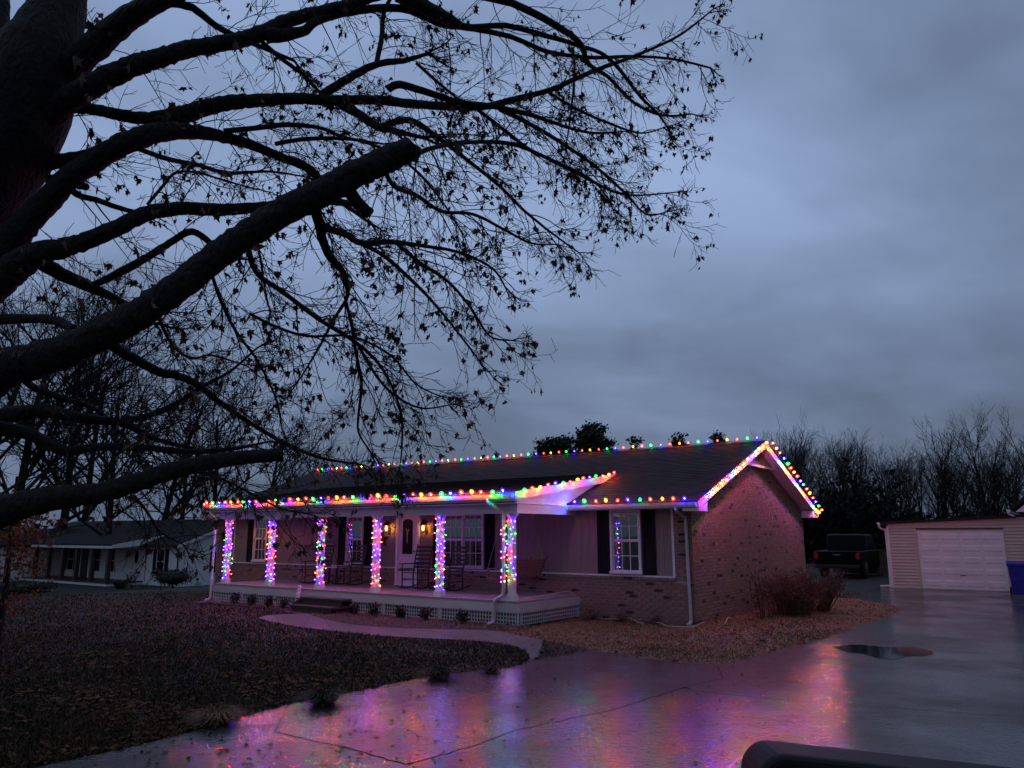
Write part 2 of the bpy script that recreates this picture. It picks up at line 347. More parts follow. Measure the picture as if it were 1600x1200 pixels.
M['walk'] = wet_material('wet_walk', (0.11, 0.10, 0.097), (0.17, 0.15, 0.145), 0.5, 0.4, 0.8, 0.46, 0.45)
M['puddle'] = pm('puddle_water', (0.012, 0.012, 0.013), (0.02, 0.02, 0.02), 3, 0.05, bump=0.04, bscale=7)

# one sheet to the horizon, finer near the houses
def axis(n, half, p=2.2): return [math.copysign(abs(i / n) ** p * half, i) for i in range(-n, n + 1)]
xs = axis(60, 700); ys = [y + 25 for y in axis(60, 700)]
g = MB()
vs = [(x, y, gz(x, y) - 0.004) for y in ys for x in xs]
nx = len(xs)
g.add(vs, [(j * nx + i, j * nx + i + 1, (j + 1) * nx + i + 1, (j + 1) * nx + i) for j in range(len(ys) - 1) for i in range(nx - 1)])
tag(g.build('ground', M['soil'], smooth=True), kind='structure')

def sheet(name, poly, z, mat, parent=None, th=0.0):
    b = MB()
    if th: b.extrude([(x, y, z - th) for x, y in poly], (0, 0, th))
    else: b.add([(x, y, z) for x, y in poly], [tuple(range(len(poly)))])
    return b.build(name, mat, parent)
def smooth_poly(pts, n=4):
    out = []; k = len(pts)
    for i in range(k - 1):
        p0 = pts[max(i - 1, 0)]; p1 = pts[i]; p2 = pts[i + 1]; p3 = pts[min(i + 2, k - 1)]
        for s in range(n):
            t = s / n
            out.append(tuple(0.5 * ((2 * p1[a]) + (-p0[a] + p2[a]) * t + (2 * p0[a] - 5 * p1[a] + 4 * p2[a] - p3[a]) * t * t + (-p0[a] + 3 * p1[a] - 3 * p2[a] + p3[a]) * t ** 3) for a in range(len(p1))))
    out.append(pts[-1]); return out
lawn_edge = smooth_poly([gp(*p) for p in [(60, 1200), (200, 1170), (330, 1136), (450, 1102), (560, 1081), (650, 1062), (740, 1050), (800, 1044), (826, 1034)]], 3)
walk_front = smooth_poly([gp(*p) for p in [(826, 1034), (824, 1022), (800, 1010), (760, 1004), (700, 1000), (600, 995), (500, 985), (440, 976), (408, 969)]], 3)
walk_tip = smooth_poly([gp(*p) for p in [(408, 969), (404, 966), (420, 962), (455, 960), (480, 959)]], 3)
bed_edge = smooth_poly([gp(*p) for p in [(480, 959), (500, 966), (545, 976), (620, 982), (700, 984), (770, 986)]], 3)
island = smooth_poly([gp(*p) for p in [(770, 986), (800, 992), (850, 1001), (920, 1016), (1000, 1029), (1070, 1037), (1120, 1039), (1160, 1032), (1210, 1020), (1270, 1005), (1330, 985), (1375, 968), (1402, 956), (1396, 947), (1360, 940), (1330, 935)]], 3)
# the asphalt drive
far_l = gp(1300, 912); far_l2 = (island[-1])
drv = lawn_edge[:] + [gp(826, 1034)] + list(reversed([gp(826, 1034)]))
asph = [(-6.6, 3.2), (-4.13, 7.2)] + lawn_edge[1:] + [(2.2, 14.9)] + island[9:] + [hw(-0.9, 13), hw(-0.9, 30), hw(-12, 30), hw(-12, 8), (26, 14), (26, -6), (-6.6, -6)]
asph = [(p[0], p[1]) for p in asph]
drive = sheet('driveway', asph, 0.004, M['concrete'])
tag(drive, kind='structure')
# concrete slabs with open joints near the camera, each a piece of its own
def wob(pts, amp, rng, n=7):
    out = []
    for a, b in zip(pts[:-1], pts[1:]):
        for s in range(n):
            t = s / n; w = amp if 0 < s else 0
            out.append((a[0] + (b[0] - a[0]) * t + rng.uniform(-w, w), a[1] + (b[1] - a[1]) * t + rng.uniform(-w, w)))
    out.append(pts[-1]); return out
rj = random.Random(3)
crackA = wob([gp(430, 1146), gp(550, 1174), gp(632, 1197), gp(700, 1222), gp(760, 1260)], 0.02, rj)
crackB = wob([gp(632, 1197), gp(700, 1181), gp(812, 1142), gp(953, 1113), gp(1000, 1098)], 0.022, rj)
crackC = wob([gp(1000, 1098), gp(1062, 1078), gp(1130, 1062), gp(1120, 1040)], 0.03, rj)
crackD = wob([gp(1062, 1078), gp(1180, 1092), gp(1300, 1101), gp(1450, 1112), gp(1660, 1128)], 0.02, rj)
def off(poly, d=0.012):
    c = (sum(p[0] for p in poly) / len(poly), sum(p[1] for p in poly) / len(poly)); out = []
    n = len(poly)
    area = sum(poly[i][0] * poly[(i + 1) % n][1] - poly[(i + 1) % n][0] * poly[i][1] for i in range(n))
    sg = 1 if area > 0 else -1
    for i in range(n):
        a = V(poly[i - 1]); b = V(poly[i]); c2 = V(poly[(i + 1) % n])
        e1 = (b - a); e2 = (c2 - b)
        if e1.length < 1e-6 or e2.length < 1e-6: continue
        nn = V((-e1.y, e1.x)).normalized() + V((-e2.y, e2.x)).normalized()
        if nn.length < 1e-4: continue
        p = b + nn.normalized() * d * sg; out.append((p.x, p.y))
    return out
le = lawn_edge
iK = 9     # lawn edge index where crack A starts (450,1102)
right_edge = [gp(1300, 1101), gp(1330, 1150), gp(1370, 1230), gp(1420, 1320)]
isl = [gp(1120, 1040)] + [p for p in island if gp(1165, 1031)[0] > p[0] > gp(1122, 1039)[0]]
p1 = le[iK:] + [gp(840, 1030)] + [p for p in island if gp(848, 1001)[0] < p[0] < gp(1118, 1039)[0]] + list(reversed(crackC)) + list(reversed(crackB)) [1:] + list(reversed(crackA[:15]))[1:]
p2 = [(-6.0, 3.5)] + [(-4.13, 7.2)] + le[1:iK + 1] + crackA + [gp(800, 1330), gp(760, 1420)]
p3 = crackA[14:] + [gp(800, 1330), gp(1250, 1340), gp(1700, 1340)] + list(reversed(crackD)) + list(reversed(crackC[:8]))[1:] + list(reversed(crackB))[1:]
p4 = crackC[7:] + [p for p in island if gp(1125, 1039)[0] < p[0] and p[1] < gp(1402, 956)[1]] + [gp(1440, 953), gp(1660, 965)] + list(reversed(crackD))
for i, pl in enumerate((p1, p2, p3, p4)):
    sheet('slab', off(pl, (0.013, 0.013, 0.009, 0.002)[i]), 0.016, M['concrete'], drive, 0.010)
# puddle on the drive
pud = wob(smooth_poly([gp(*p) for p in [(1300, 1013), (1340, 1009), (1385, 1013), (1420, 1012), (1455, 1019), (1450, 1026), (1420, 1027), (1400, 1032), (1372, 1030), (1350, 1023), (1325, 1021), (1300, 1013)]], 3), 0.035, rj, 4)[:-1]
tag(sheet('puddle', pud, 0.0205, M['puddle']), kind='structure')
# walkway, slab by slab
walk = sheet('walkway', [(p[0], p[1]) for p in (walk_front + walk_tip[1:] + bed_edge[1:] + [p for p in island if p[0] < gp(850, 1001)[0]][1:] + [gp(848, 1001), gp(840, 1030)])], 0.004, M['joint'])
tag(walk, kind='structure')
wf = walk_front; inner = walk_tip[1:] + bed_edge[1:] + [p for p in island if p[0] < gp(850, 1001)[0]][1:]
def lerp_path(path, t):
    L_ = [0]
    for a, b in zip(path[:-1], path[1:]): L_.append(L_[-1] + math.dist(a, b))
    s = t * L_[-1]
    for i in range(len(path) - 1):
        if s <= L_[i + 1] + 1e-9:
            k = (s - L_[i]) / max(1e-9, L_[i + 1] - L_[i]); return (path[i][0] + (path[i + 1][0] - path[i][0]) * k, path[i][1] + (path[i + 1][1] - path[i][1]) * k)
    return path[-1]
outer = list(reversed(wf)) + [gp(842, 1031)]; NS = 9
inn = inner + [gp(850, 1002)]
for i in range(NS):
    t0, t1 = i / NS, (i + 1) / NS; pl = []
    for k in range(5): pl.append(lerp_path(outer, t0 + (t1 - t0) * k / 4))
    for k in range(5): pl.append(lerp_path(inn, t1 + (t0 - t1) * k / 4))
    if i == 0: pl = pl[0:5] + pl[5:]
    sheet('slab', off(pl, 0.008), 0.014, M['walk'], walk, 0.008)

def in_poly(x, y, poly):
    c = False; n = len(poly); j = n - 1
    for i in range(n):
        xi, yi = poly[i][0], poly[i][1]; xj, yj = poly[j][0], poly[j][1]
        if (yi > y) != (yj > y) and x < (xj - xi) * (y - yi) / (yj - yi) + xi: c = not c
        j = i
    return c
walkpoly = [(p[0], p[1]) for p in (walk_front + walk_tip[1:] + bed_edge[1:] + [p for p in island if p[0] < gp(850, 1001)[0]][1:] + [gp(848, 1001), gp(840, 1030)])]
bedpoly = [hw(13.6, -2.5), hw(13.6, -3.15), hw(11, -3.1), hw(10, -3.3), hw(9.4, -3.7)] + [V((*p, 0)) for p in bed_edge] + [hw(2.7, -3.3), hw(2.6, -2.5)]
bedpoly = [(p[0], p[1]) for p in bedpoly]
tag(sheet('planting_bed', bedpoly, 0.008, M['soil']), kind='structure')
islandpoly = [(p[0], p[1]) for p in island] + [tuple(hw(-0.3, 8.5)[:2]), tuple(hw(0.2, 0)[:2]), tuple(hw(2.9, -0.1)[:2]), tuple(hw(2.7, -3.2)[:2])]
# the tan dead lawn next to the gable wall
M['deadsoil'] = pm('dead_lawn', (0.075, 0.040, 0.012), (0.17, 0.094, 0.030), 1.6, 0.8, bump=0.6, bscale=30, bdist=0.03, detail=9)
tag(sheet('side_lawn', islandpoly, 0.006, M['deadsoil']), kind='structure')

# ------------------------------------------------------------------ THE BRICK HOUSE
house = tag(empty('brick_house', (OX, OY, 0), TH), 'single-storey brick ranch house with long front porch strung with coloured lights', 'house')
LEN, WID = 18.2, 8.98
OV, EV = 0.38, 0.45
ZE, ZR = 2.731, 4.524
SL = (ZR - ZE) / (WID / 2 + EV)
FL = 0.53
PU0, PU1, PD = 2.98, 14.34, 2.57
def h3(u, v, z): return (v, u, z)
def roofz(v): return ZE + SL * (v + EV)
# --- walls
w = MB()
w.extrude([h3(0, 0, -0.1), h3(0, WID, -0.1), h3(0, WID, roofz(0) - 0.14), h3(0, WID / 2, ZR - 0.16), h3(0, 0, roofz(0) - 0.14)], (0, 0.2, 0))
gable = w.build('gable_wall', M['mortar'], house)
w = MB(); w.hb(0.2, LEN, 0, 0.2, -0.1, 1.0); w.hb(0.2, 0.42, 0, 0.2, 1.0, 2.75); w.hb(LEN - 1.0, LEN, 0, 0.2, 1.0, 2.75)
front = w.build('front_brick_wall', M['mortar'], house)
w = MB(); w.hb(0.42, LEN - 1.0, 0.03, 0.2, 1.0, 2.75)
upper = w.build('front_siding_wall', M['siding'], house)
w = MB(); w.hb(LEN - 0.2, LEN, 0.2, WID, -0.1, 2.75); w.hb(0.2, LEN - 0.2, WID - 0.2, WID, -0.1, 2.75)
w.extrude([h3(LEN - 0.2, 0.2, 2.75), h3(LEN - 0.2, WID, 2.75), h3(LEN - 0.2, WID / 2, ZR - 0.16)], (0, 0.2, 0))
w.build('rear_wall', M['mortar'], house)
rb = random.Random(11)
BL, BH, BC, BJ = 0.203, 0.062, 0.0745, 0.011
bm_ = MB(); bm_.box((-0.012, 0, 0), (0.03, BL, BH)); brick_me = bm_.mesh('brick', M['brick'])
nb = 0
stuff_f = MB(); stuff_g = MB()
def brick_rows(u0, u1, z0, z1):
    k = 0; z = z0
    while z + BH < z1:
        o = 0 if k % 2 == 0 else (BL + BJ) / 2
        u = u0 - o
        while u < u1:
            a, b = max(u, u0), min(u + BL, u1)
            if b - a > 0.04: yield a, b, z
            u += BL + BJ
        z += BC; k += 1
def win_at(u0, u1, z0, z1): pass
cands = list(brick_rows(0.0, LEN, 0.0, 0.93)) + list(brick_rows(0.0, 0.42, 0.9685, 2.68)) + list(brick_rows(LEN - 1.0, LEN, 0.9685, 2.68))
cands.sort(key=lambda c: c[0] + (0 if c[2] > 0.1 else 3))
for a, b, z in cands:
    if PU0 - 0.1 < a < PU1 and z < 0.40: continue
    full = b - a > BL - 0.001
    if nb < 300 and full:
        o = inst('brick', brick_me, front, (-rb.uniform(0, 0.003), a, z), (0, 0, 0)); nb += 1
    else:
        stuff_f.ct = rb.random(); stuff_f.box((-0.012 - rb.uniform(0, 0.003), a, z), (0.03, b, z + BH))
tag(stuff_f.build('brickwork', M['brick'], front, tint=True), kind='stuff')
for k in range(60):
    z = k * BC
    if z > ZR: break
    o = 0 if k % 2 == 0 else (BL + BJ) / 2
    v = -o + (0 if o == 0 else 0)
    while v < WID:
        a, b = max(v, 0.0), min(v + BL, WID)
        top = min(roofz(a), roofz(WID - a), roofz(b), roofz(WID - b)) - 0.15
        if b - a > 0.04 and z + BH < top:
            stuff_g.ct = rb.random(); p = rb.uniform(0, 0.004)
            stuff_g.box((a, -0.012 - p, z), (b, 0.03, z + BH))
        v += BL + BJ
tag(stuff_g.build('brickwork', M['brick'], gable, tint=True), kind='stuff')
# rowlock sill of the brick wainscot
w = MB(); u = 0.44
while u < LEN - 1.02:
    w.ct = rb.random(); w.box((-0.045, u, 0.935), (0.05, u + 0.062, 0.998)); u += 0.072
tag(w.build('brick_sill', M['brick'], house, tint=True), kind='stuff')
w = MB(); w.hb(0.42, LEN - 1.0, -0.03, 0.03, 1.0, 1.035); w.hb(0.42, 0.48, -0.02, 0.03, 1.035, 2.62); w.hb(LEN - 1.06, LEN - 1.0, -0.02, 0.03, 1.035, 2.62)
w.build('siding_trim', M['trim'], house)
# vertical siding boards
holes = [(0.86, 2.46, 1.02), (5.58, 7.78, 1.02), (8.2, 9.32, 0.5), (10.28, 11.74, 1.02), (14.92, 16.40, 1.02)]
u = 0.48
bd = MB(); bd.box((-0.006, 0, 1.036), (0.03, 0.196, 2.64)); board_me = bd.mesh('siding_board', M['siding'])
while u < LEN - 1.1:
    inst('siding_board', board_me, upper, (rb.uniform(-0.001, 0.001), u, 0)); u += 0.202

# --- windows
def window(u0, u1, z0=1.06, z1=2.57, n=1, shut=True, curtain=0.75, label=None):
    w = MB(); t = 0.055
    # outer casing ring
    w.hb(u0, u1, -0.055, 0.005, z1 - t, z1); w.hb(u0 - 0.02, u1 + 0.02, -0.085, 0.005, z0, z0 + t)
    w.hb(u0, u0 + t, -0.055, 0.005, z0 + t, z1 - t); w.hb(u1 - t, u1, -0.055, 0.005, z0 + t, z1 - t)
    W = w.build('window', M['trim'], house)
    span = (u1 - u0 - 2 * t - (n - 1) * t) / n
    for k in range(n):
        a = u0 + t + k * (span + t); b = a + span
        if k: MB().hb(a - t, a, -0.055, 0.005, z0 + t, z1 - t).build('mullion', M['trim'], W)
        zm = (z0 + z1) / 2
        for (za, zb, dv) in ((zm + 0.02, z1 - t, -0.03), (z0 + t, zm + 0.02, -0.018)):
            s = MB(); fr = 0.032
            s.hb(a, b, dv, dv + 0.025, za, za + fr); s.hb(a, b, dv, dv + 0.025, zb - fr, zb); s.hb(a, a + fr, dv, dv + 0.025, za + fr, zb - fr); s.hb(b - fr, b, dv, dv + 0.025, za + fr, zb - fr)
            s.build('sash', M['trim'], W)
            MB().hb(a + fr, b - fr, dv + 0.008, dv + 0.012, za + fr, zb - fr).build('pane', M['glass'], W)
            mt = MB(); cols = 3 if span < 0.7 else 3
            for q in range(1, cols):
                x = a + fr + (b - a - 2 * fr) * q / cols; mt.hb(x - 0.011, x + 0.011, dv + 0.001, dv + 0.0075, za + fr, zb - fr)
            zq = (za + zb) / 2; mt.hb(a + fr, b - fr, dv + 0.0013, dv + 0.0072, zq - 0.011, zq + 0.011)
            mt.build('muntin', M['trim'], W)
        # curtain in folds behind the glass
        if curtain:
            c = MB(); n2 = 40; vs = []; hh = (z1 - z0)
            for i in range(n2 + 1):
                x = a + (b - a) * i / n2; d = 0.012 + 0.006 * math.sin(i * 1.7) + 0.003 * math.sin(i * 0.6)
                vs += [h3(x, d, z1 - t), h3(x, d, z1 - t - hh * curtain)]
            c.add(vs, [(2 * i, 2 * i + 2, 2 * i + 3, 2 * i + 1) for i in range(n2)]).build('curtain', M['curtain'], W)
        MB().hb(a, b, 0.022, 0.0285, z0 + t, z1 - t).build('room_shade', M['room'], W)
    if shut:
        for a in (u0 - 0.36, u1 + 0.03):
            s = MB(); zt = 2.57
            s.hb(a, a + 0.05, -0.035, -0.008, 1.05, zt); s.hb(a + 0.28, a + 0.33, -0.035, -0.008, 1.05, zt)
            for za in (1.05, 1.78, zt - 0.06): s.hb(a + 0.05, a + 0.28, -0.035, -0.008, za, za + 0.06)
            for z_ in range(34):
                zc = 1.13 + z_ * 0.041
                if 1.77 < zc < 1.86 or zc > zt - 0.08: continue
                s.add([h3(a + 0.05, -0.03, zc), h3(a + 0.28, -0.03, zc), h3(a + 0.28, -0.012, zc + 0.035), h3(a + 0.05, -0.012, zc + 0.035)], [(0, 1, 2, 3)])
            s.hb(a + 0.05, a + 0.28, -0.011, -0.008, 1.11, zt - 0.06)
            s.build('shutter', M['shutter'], house)
    return W
window(1.25, 2.07)
window(5.95, 7.42, n=2, curtain=0.5)
window(10.63, 11.37, curtain=0.5)
window(15.30, 16.03, curtain=1.0)
# --- front door
w = MB(); w.hb(8.30, 8.40, -0.06, 0.02, FL, 2.60); w.hb(9.12, 9.22, -0.06, 0.02, FL, 2.60); w.hb(8.30, 9.22, -0.058, 0.02, 2.50, 2.60); w.hb(8.3, 9.22, -0.08, 0.02, FL, FL + 0.04)
dr = w.build('front_door', M['trim'], house)
MB().hb(8.40, 9.12, -0.03, 0.015, FL + 0.04, 2.50).build('door_leaf', M['door'], dr)
ol = [(math.cos(R(a)) * 0.20, 0.40 + math.sin(R(a)) * 0.10) for a in range(0, 181, 15)] + [(-0.2, -0.5), (0.2, -0.5)]
MB().extrude([h3(8.76 + x, -0.033, 1.92 + z) for x, z in ol], (-0.006, 0, 0)).build('door_glass', M['shutter'], dr)
w = MB(); w.bar(h3(8.70, -0.042, 2.13), h3(8.80, -0.042, 1.99), 0.03, 0.02); w.bar(h3(8.82, -0.044, 2.14), h3(8.74, -0.044, 1.99), 0.03, 0.02); w.bar(h3(8.765, -0.043, 2.0), h3(8.755, -0.043, 1.72), 0.04, 0.015)
w.build('ribbon_ornament', M['curtain'], dr)
MB().lathe([(0.012, 0), (0.03, 0.02), (0.03, 0.04), (0.012, 0.06)], 8).build('door_knob', M['chrome'], dr, (-0.04, 8.46, 1.5), (0, R(-90), 0))
# --- roof
w = MB(); v0 = -EV
w.extrude([h3(-OV, v0, ZE - 0.02), h3(-OV, WID / 2, ZR - 0.02), h3(-OV, WID - v0, ZE - 0.02), h3(-OV, WID - v0, ZE - 0.10), h3(-OV, WID / 2, ZR - 0.12), h3(-OV, v0, ZE - 0.10)], (0, LEN + 2 * OV, 0))
roof = w.build('roof', M['roof_deck'], house)
ang = math.atan(SL)
TW, EX = 0.30, 0.15
sh = MB(); sh.add([(0, 0, 0), (0, TW - 0.006, 0), (EX + 0.03, TW - 0.006, 0), (EX + 0.03, 0, 0), (0, 0, 0.016), (0, TW - 0.006, 0.016), (EX + 0.03, TW - 0.006, 0.004), (EX + 0.03, 0, 0.004)],
                  [(4, 7, 6, 5), (0, 1, 5, 4), (0, 4, 7, 3), (1, 2, 6, 5), (0, 3, 2, 1)])
sh_me = sh.mesh('shingle', M['shingle'])
PSL, PV0, PZ0 = 0.145, -2.79, 2.935
PRU0, PRU1 = 2.92, 14.62
def porchz(v): return PZ0 + PSL * (v - PV0)
def shing(sl, v0, z0, u0, u1, vend, skip, parent, npart):
    an = math.atan(sl); ln = (vend - v0) / math.cos(an); rows = int(ln / EX) + 1; st = MB(); cands = []
    for k in range(rows):
        s = k * EX; vv = v0 + s * math.cos(an); z_ = z0 + s * math.sin(an)
        u = u0 - (TW / 2 if k % 2 else 0) - rb.uniform(0, 0.05)
        while u < u1 - 0.02:
            a, b = max(u, u0), min(u + TW, u1)
            if b - a > 0.05 and not skip(a, vv) and vv < vend - 0.02: cands.append((a, b, vv, z_))
            u += TW
    cands.sort(key=lambda c: (c[0] + 7) ** 2 + (c[2] + 16) ** 2)
    n = 0
    for a, b, vv, z_ in cands:
        if n < npart and b - a > TW - 0.01:
            inst('shingle', sh_me, parent, (vv, a, z_ + rb.uniform(0, 0.003)), (0, -an, 0)); n += 1
        else:
            c_, s_ = math.cos(an), math.sin(an); j = rb.uniform(0, 0.003); w_ = (b - a) - 0.006
            st.ct = rb.random()
            def T(x, y, z): return (vv + x * c_ - z * s_, a + y, z_ + j + x * s_ + z * c_)
            e_ = min(EX + 0.03, (vend - vv) / c_)
            st.add([T(0, 0, 0), T(0, w_, 0), T(e_, w_, 0), T(e_, 0, 0), T(0, 0, .016), T(0, w_, .016), T(e_, w_, .004), T(e_, 0, .004)], [(4, 7, 6, 5), (0, 1, 5, 4), (0, 4, 7, 3), (1, 2, 6, 5)])
    tag(st.build('shingle_field', M['shingle'], parent, tint=True), kind='stuff')
shing(SL, -EV - 0.03, roofz(-EV - 0.03) - 0.018, -OV - 0.02, LEN + OV + 0.02, WID / 2, lambda u, v: PRU0 + 0.05 < u < PRU1 - 0.2 and v < 1.7, roof, 300)
w = MB(); u = -OV - 0.02
while u < LEN + OV:
    w.ct = rb.random()
    for sx in (-1, 1):
        w.add([h3(u, WID / 2, ZR + 0.012), h3(u + 0.29, WID / 2, ZR + 0.012), h3(u + 0.29, WID / 2 + sx * 0.15, ZR - 0.045), h3(u, WID / 2 + sx * 0.15, ZR - 0.045)], [(0, 1, 2, 3)])
    u += 0.28
tag(w.build('ridge_cap', M['shingle'], roof, tint=True), kind='stuff')
# rake boards, soffits, returns at both gables
for uu, sg in ((-OV, -1), (LEN + OV, 1)):
    for side in (0, 1):
        def P(v, z): return h3(uu, v if side == 0 else WID - v, z)
        w = MB(); d = (0, 0.022 * sg, 0)
        w.extrude([P(-EV - 0.03, ZE - 0.025), P(WID / 2, ZR - 0.022), P(WID / 2, ZR - 0.20), P(-EV - 0.03, ZE - 0.20)], d)
        w.build('rake_board', M['trim'], house)
        s = MB(); n_ = 46                 # ribbed rake soffit
        for k in range(n_):
            va = -EV + 0.04 + (WID / 2 + EV - 0.08) * k / n_; vb = va + (WID / 2 + EV - 0.08) / n_ - 0.012
            u_in = 0.0 if sg < 0 else LEN
            q = [P(va, roofz(va) - 0.150), P(vb, roofz(vb) - 0.150), P(vb, roofz(vb) - 0.162), P(va, roofz(va) - 0.162)]
            s.extrude(q, (0, (u_in - uu), 0))
        tag(s.build('rake_soffit', M['trim'], house), kind='stuff')
        r = MB(); a_, b_ = (-EV - 0.03, 0.10)
        q = [P(a_, 2.49), P(b_, 2.49), P(b_, 2.70), P(a_, 2.555)]
        r.extrude([(x, y + (-0.004 if sg < 0 else 0.004) * -1, z) for x, y, z in q], (0, (OV - 0.02) * -sg, 0))
        r.build('cornice_return', M['trim'], house)
# small peak panel with trim board on the near gable
w = MB(); w.extrude([h3(-0.14, 3.05, 3.86), h3(-0.14, WID - 3.05, 3.86), h3(-0.14, WID / 2, 4.36)], (0, 0.13, 0)); w.build('peak_panel', M['siding'], house)
w = MB(); w.hb(-0.18, -0.012, 2.95, WID - 2.95, 3.80, 3.86); w.build('peak_trim', M['trim'], house)
# eaves: fascia, gutter, soffit
def gutter(u0, u1, v, z, name='gutter'):
    w = MB(); prof = [(0, 0), (-0.075, 0.0), (-0.10, 0.05), (-0.115, 0.105), (-0.105, 0.105), (-0.09, 0.05), (-0.07, 0.008), (-0.006, 0.008), (-0.006, 0.10), (0, 0.10)]
    w.extrude([h3(u0, v + a, z + b) for a, b in prof], (0, u1 - u0, 0)); w.build(name, M['trim'], house)
for (a, b) in ((-OV, PRU0 + 0.02), (PRU1, LEN + OV)):
    MB().hb(a + 0.0, b, -EV, -EV + 0.02, 2.55, 2.70).build('fascia', M['trim'], house)
    gutter(a + 0.03, b, -EV, 2.575)
    MB().hb(a + 0.03, b, -EV + 0.02, -0.0, 2.56, 2.575).build('eave_soffit', M['trim'], house)
MB().hb(0.02, LEN - 0.02, -0.02, 0.03, 2.64, 2.70).build('frieze_board', M['trim'], house)
# --- porch roof (shed) and its white beams
w = MB()
w.extrude([h3(PRU0, PV0, PZ0 - 0.02), h3(PRU0, 2.0, porchz(2.0) - 0.02), h3(PRU0, 2.0, porchz(2.0) - 0.11), h3(PRU0, PV0, PZ0 - 0.10)], (0, PRU1 - PRU0, 0))
proof = w.build('porch_roof', M['roof_deck'], house)
shing(PSL, PV0 - 0.03, PZ0 - 0.018, PRU0 - 0.02, PRU1 + 0.02, 2.0, lambda u, v: False, proof, 0)
for uu, sg in ((PRU0, -1), (PRU1, 1)):
    w = MB(); w.extrude([h3(uu, PV0 - 0.03, PZ0 - 0.022), h3(uu, 1.98, porchz(1.98) - 0.020), h3(uu, 1.75, porchz(1.75) - 0.20), h3(uu, PV0 - 0.03, PZ0 - 0.20)], (0, 0.022 * sg, 0)); w.build('rake_board', M['trim'], house)
w = MB(); w.hb(PRU0, PRU1, PV0, PV0 + 0.02, PZ0 - 0.23, PZ0 - 0.06); w.build('fascia', M['trim'], house)
gutter(PRU0 + 0.04, PRU1, PV0, PZ0 - 0.175)
w = MB(); w.hb(PRU0 + 0.022, PRU1, PV0 + 0.02, -0.01, 2.665, 2.68); pc = w.build('porch_ceiling', M['trim'], house)
w = MB(); w.hb(3.16, 14.08, -2.52, -2.36, 2.60, 2.664); w.hb(3.156, 14.084, -2.535, -2.345, 2.455, 2.598); w.build('porch_beam', M['trim'], house)
for (a, b) in ((3.01, 3.152), (14.09, 14.23)):
    MB().hb(a, b, -2.60, -0.03, 2.452, 2.662).build('side_beam', M['trim'], house)
# cheek triangle between porch roof and house roof
w = MB(); cu = 3.03
w.extrude([h3(cu, -2.58, 2.684), h3(cu, -0.47, 2.684), h3(cu, 1.85, porchz(1.85) - 0.13), h3(cu, -2.58, porchz(-2.58) - 0.115)], (0, 0.05, 0)); w.build('cheek_panel', M['trim'], house)
# --- porch deck, skirt, lattice, steps
w = MB(); n_ = int((PU1 - PU0) / 0.14)
bdm = MB(); bdm.box((-PD - 0.03, 0, FL - 0.035), (-0.02, 0.135, FL)); bdme = bdm.mesh('deck_board', M['deck'])
deck = MB().hb(PU0, PU1, -PD, -0.03, FL - 0.10, FL - 0.038).build('porch_deck', M['stepwood'], house)
for k in range(n_): inst('deck_board', bdme, deck, (0, PU0 + k * 0.14, rb.uniform(-0.0015, 0.0015)))
w = MB(); w.hb(PU0 - 0.025, PU1 + 0.025, -PD - 0.025, -PD, 0.285, FL - 0.04); w.build('skirt_board', M['skirt'], house)
w = MB(); w.hb(PU0 - 0.025, PU0, -PD, 0.0, 0.285, FL - 0.04); w.build('skirt_board', M['skirt'], house)
w = MB(); w.hb(PU1, PU1 + 0.025, -PD, 0.0, 0.285, FL - 0.04); w.build('skirt_board', M['skirt'], house)
def lattice(ua, ub, along='u', fixed=-PD):
    w = MB(); t = 0.03; p = 0.082; z0, z1 = 0.02, 0.283
    def b(a0, a1, za, zb, d):
        if along == 'u': w.hb(a0, a1, fixed - 0.004 - d, fixed + 0.004 - d, za, zb)
        else: w.hb(fixed - 0.004 - d, fixed + 0.004 - d, a0, a1, za, zb)
    x = ua
    while x < ub - t: b(x, x + t, z0, z1, 0.009); x += p
    z = z0
    while z < z1 - 0.01: b(ua, ub, z, min(z + t, z1), 0.0); z += p
    b(ua, ua + 0.05, z0, z1, 0.018); b(ub - 0.05, ub, z0, z1, 0.018)
    tag(w.build('lattice_panel', M['skirt'], house), kind='stuff')
SU0, SU1 = 8.25, 9.85
cuts = [PU0, 5.25, 7.1, SU0 - 0.0]
for a, b in zip(cuts[:-1], cuts[1:]): lattice(a, b)
cuts = [SU1, 11.4, 12.9, PU1]
for a, b in zip(cuts[:-1], cuts[1:]): lattice(a, b)
lattice(-PD + 0.02, -0.05, 'v', PU0 + 0.002)
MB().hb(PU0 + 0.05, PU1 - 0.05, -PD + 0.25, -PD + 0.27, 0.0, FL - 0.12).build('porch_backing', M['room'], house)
st = MB().hb(SU0 + 0.08, SU1 - 0.08, -3.05, -PD - 0.03, 0.0, 0.10).build('porch_steps', M['stepwood'], house)
for i, (d, z) in enumerate(((0.36, 0.35), (0.70, 0.175))):
    MB().hb(SU0, SU1, -PD - 0.03 - d, -PD - 0.035, z - 0.045, z).build('tread', M['stepwood'], st)
    MB().hb(SU0 + 0.04, SU1 - 0.04, -PD - d + 0.01, -PD - d + 0.03, z - 0.175, z - 0.048).build('riser', M['stepwood'], st)
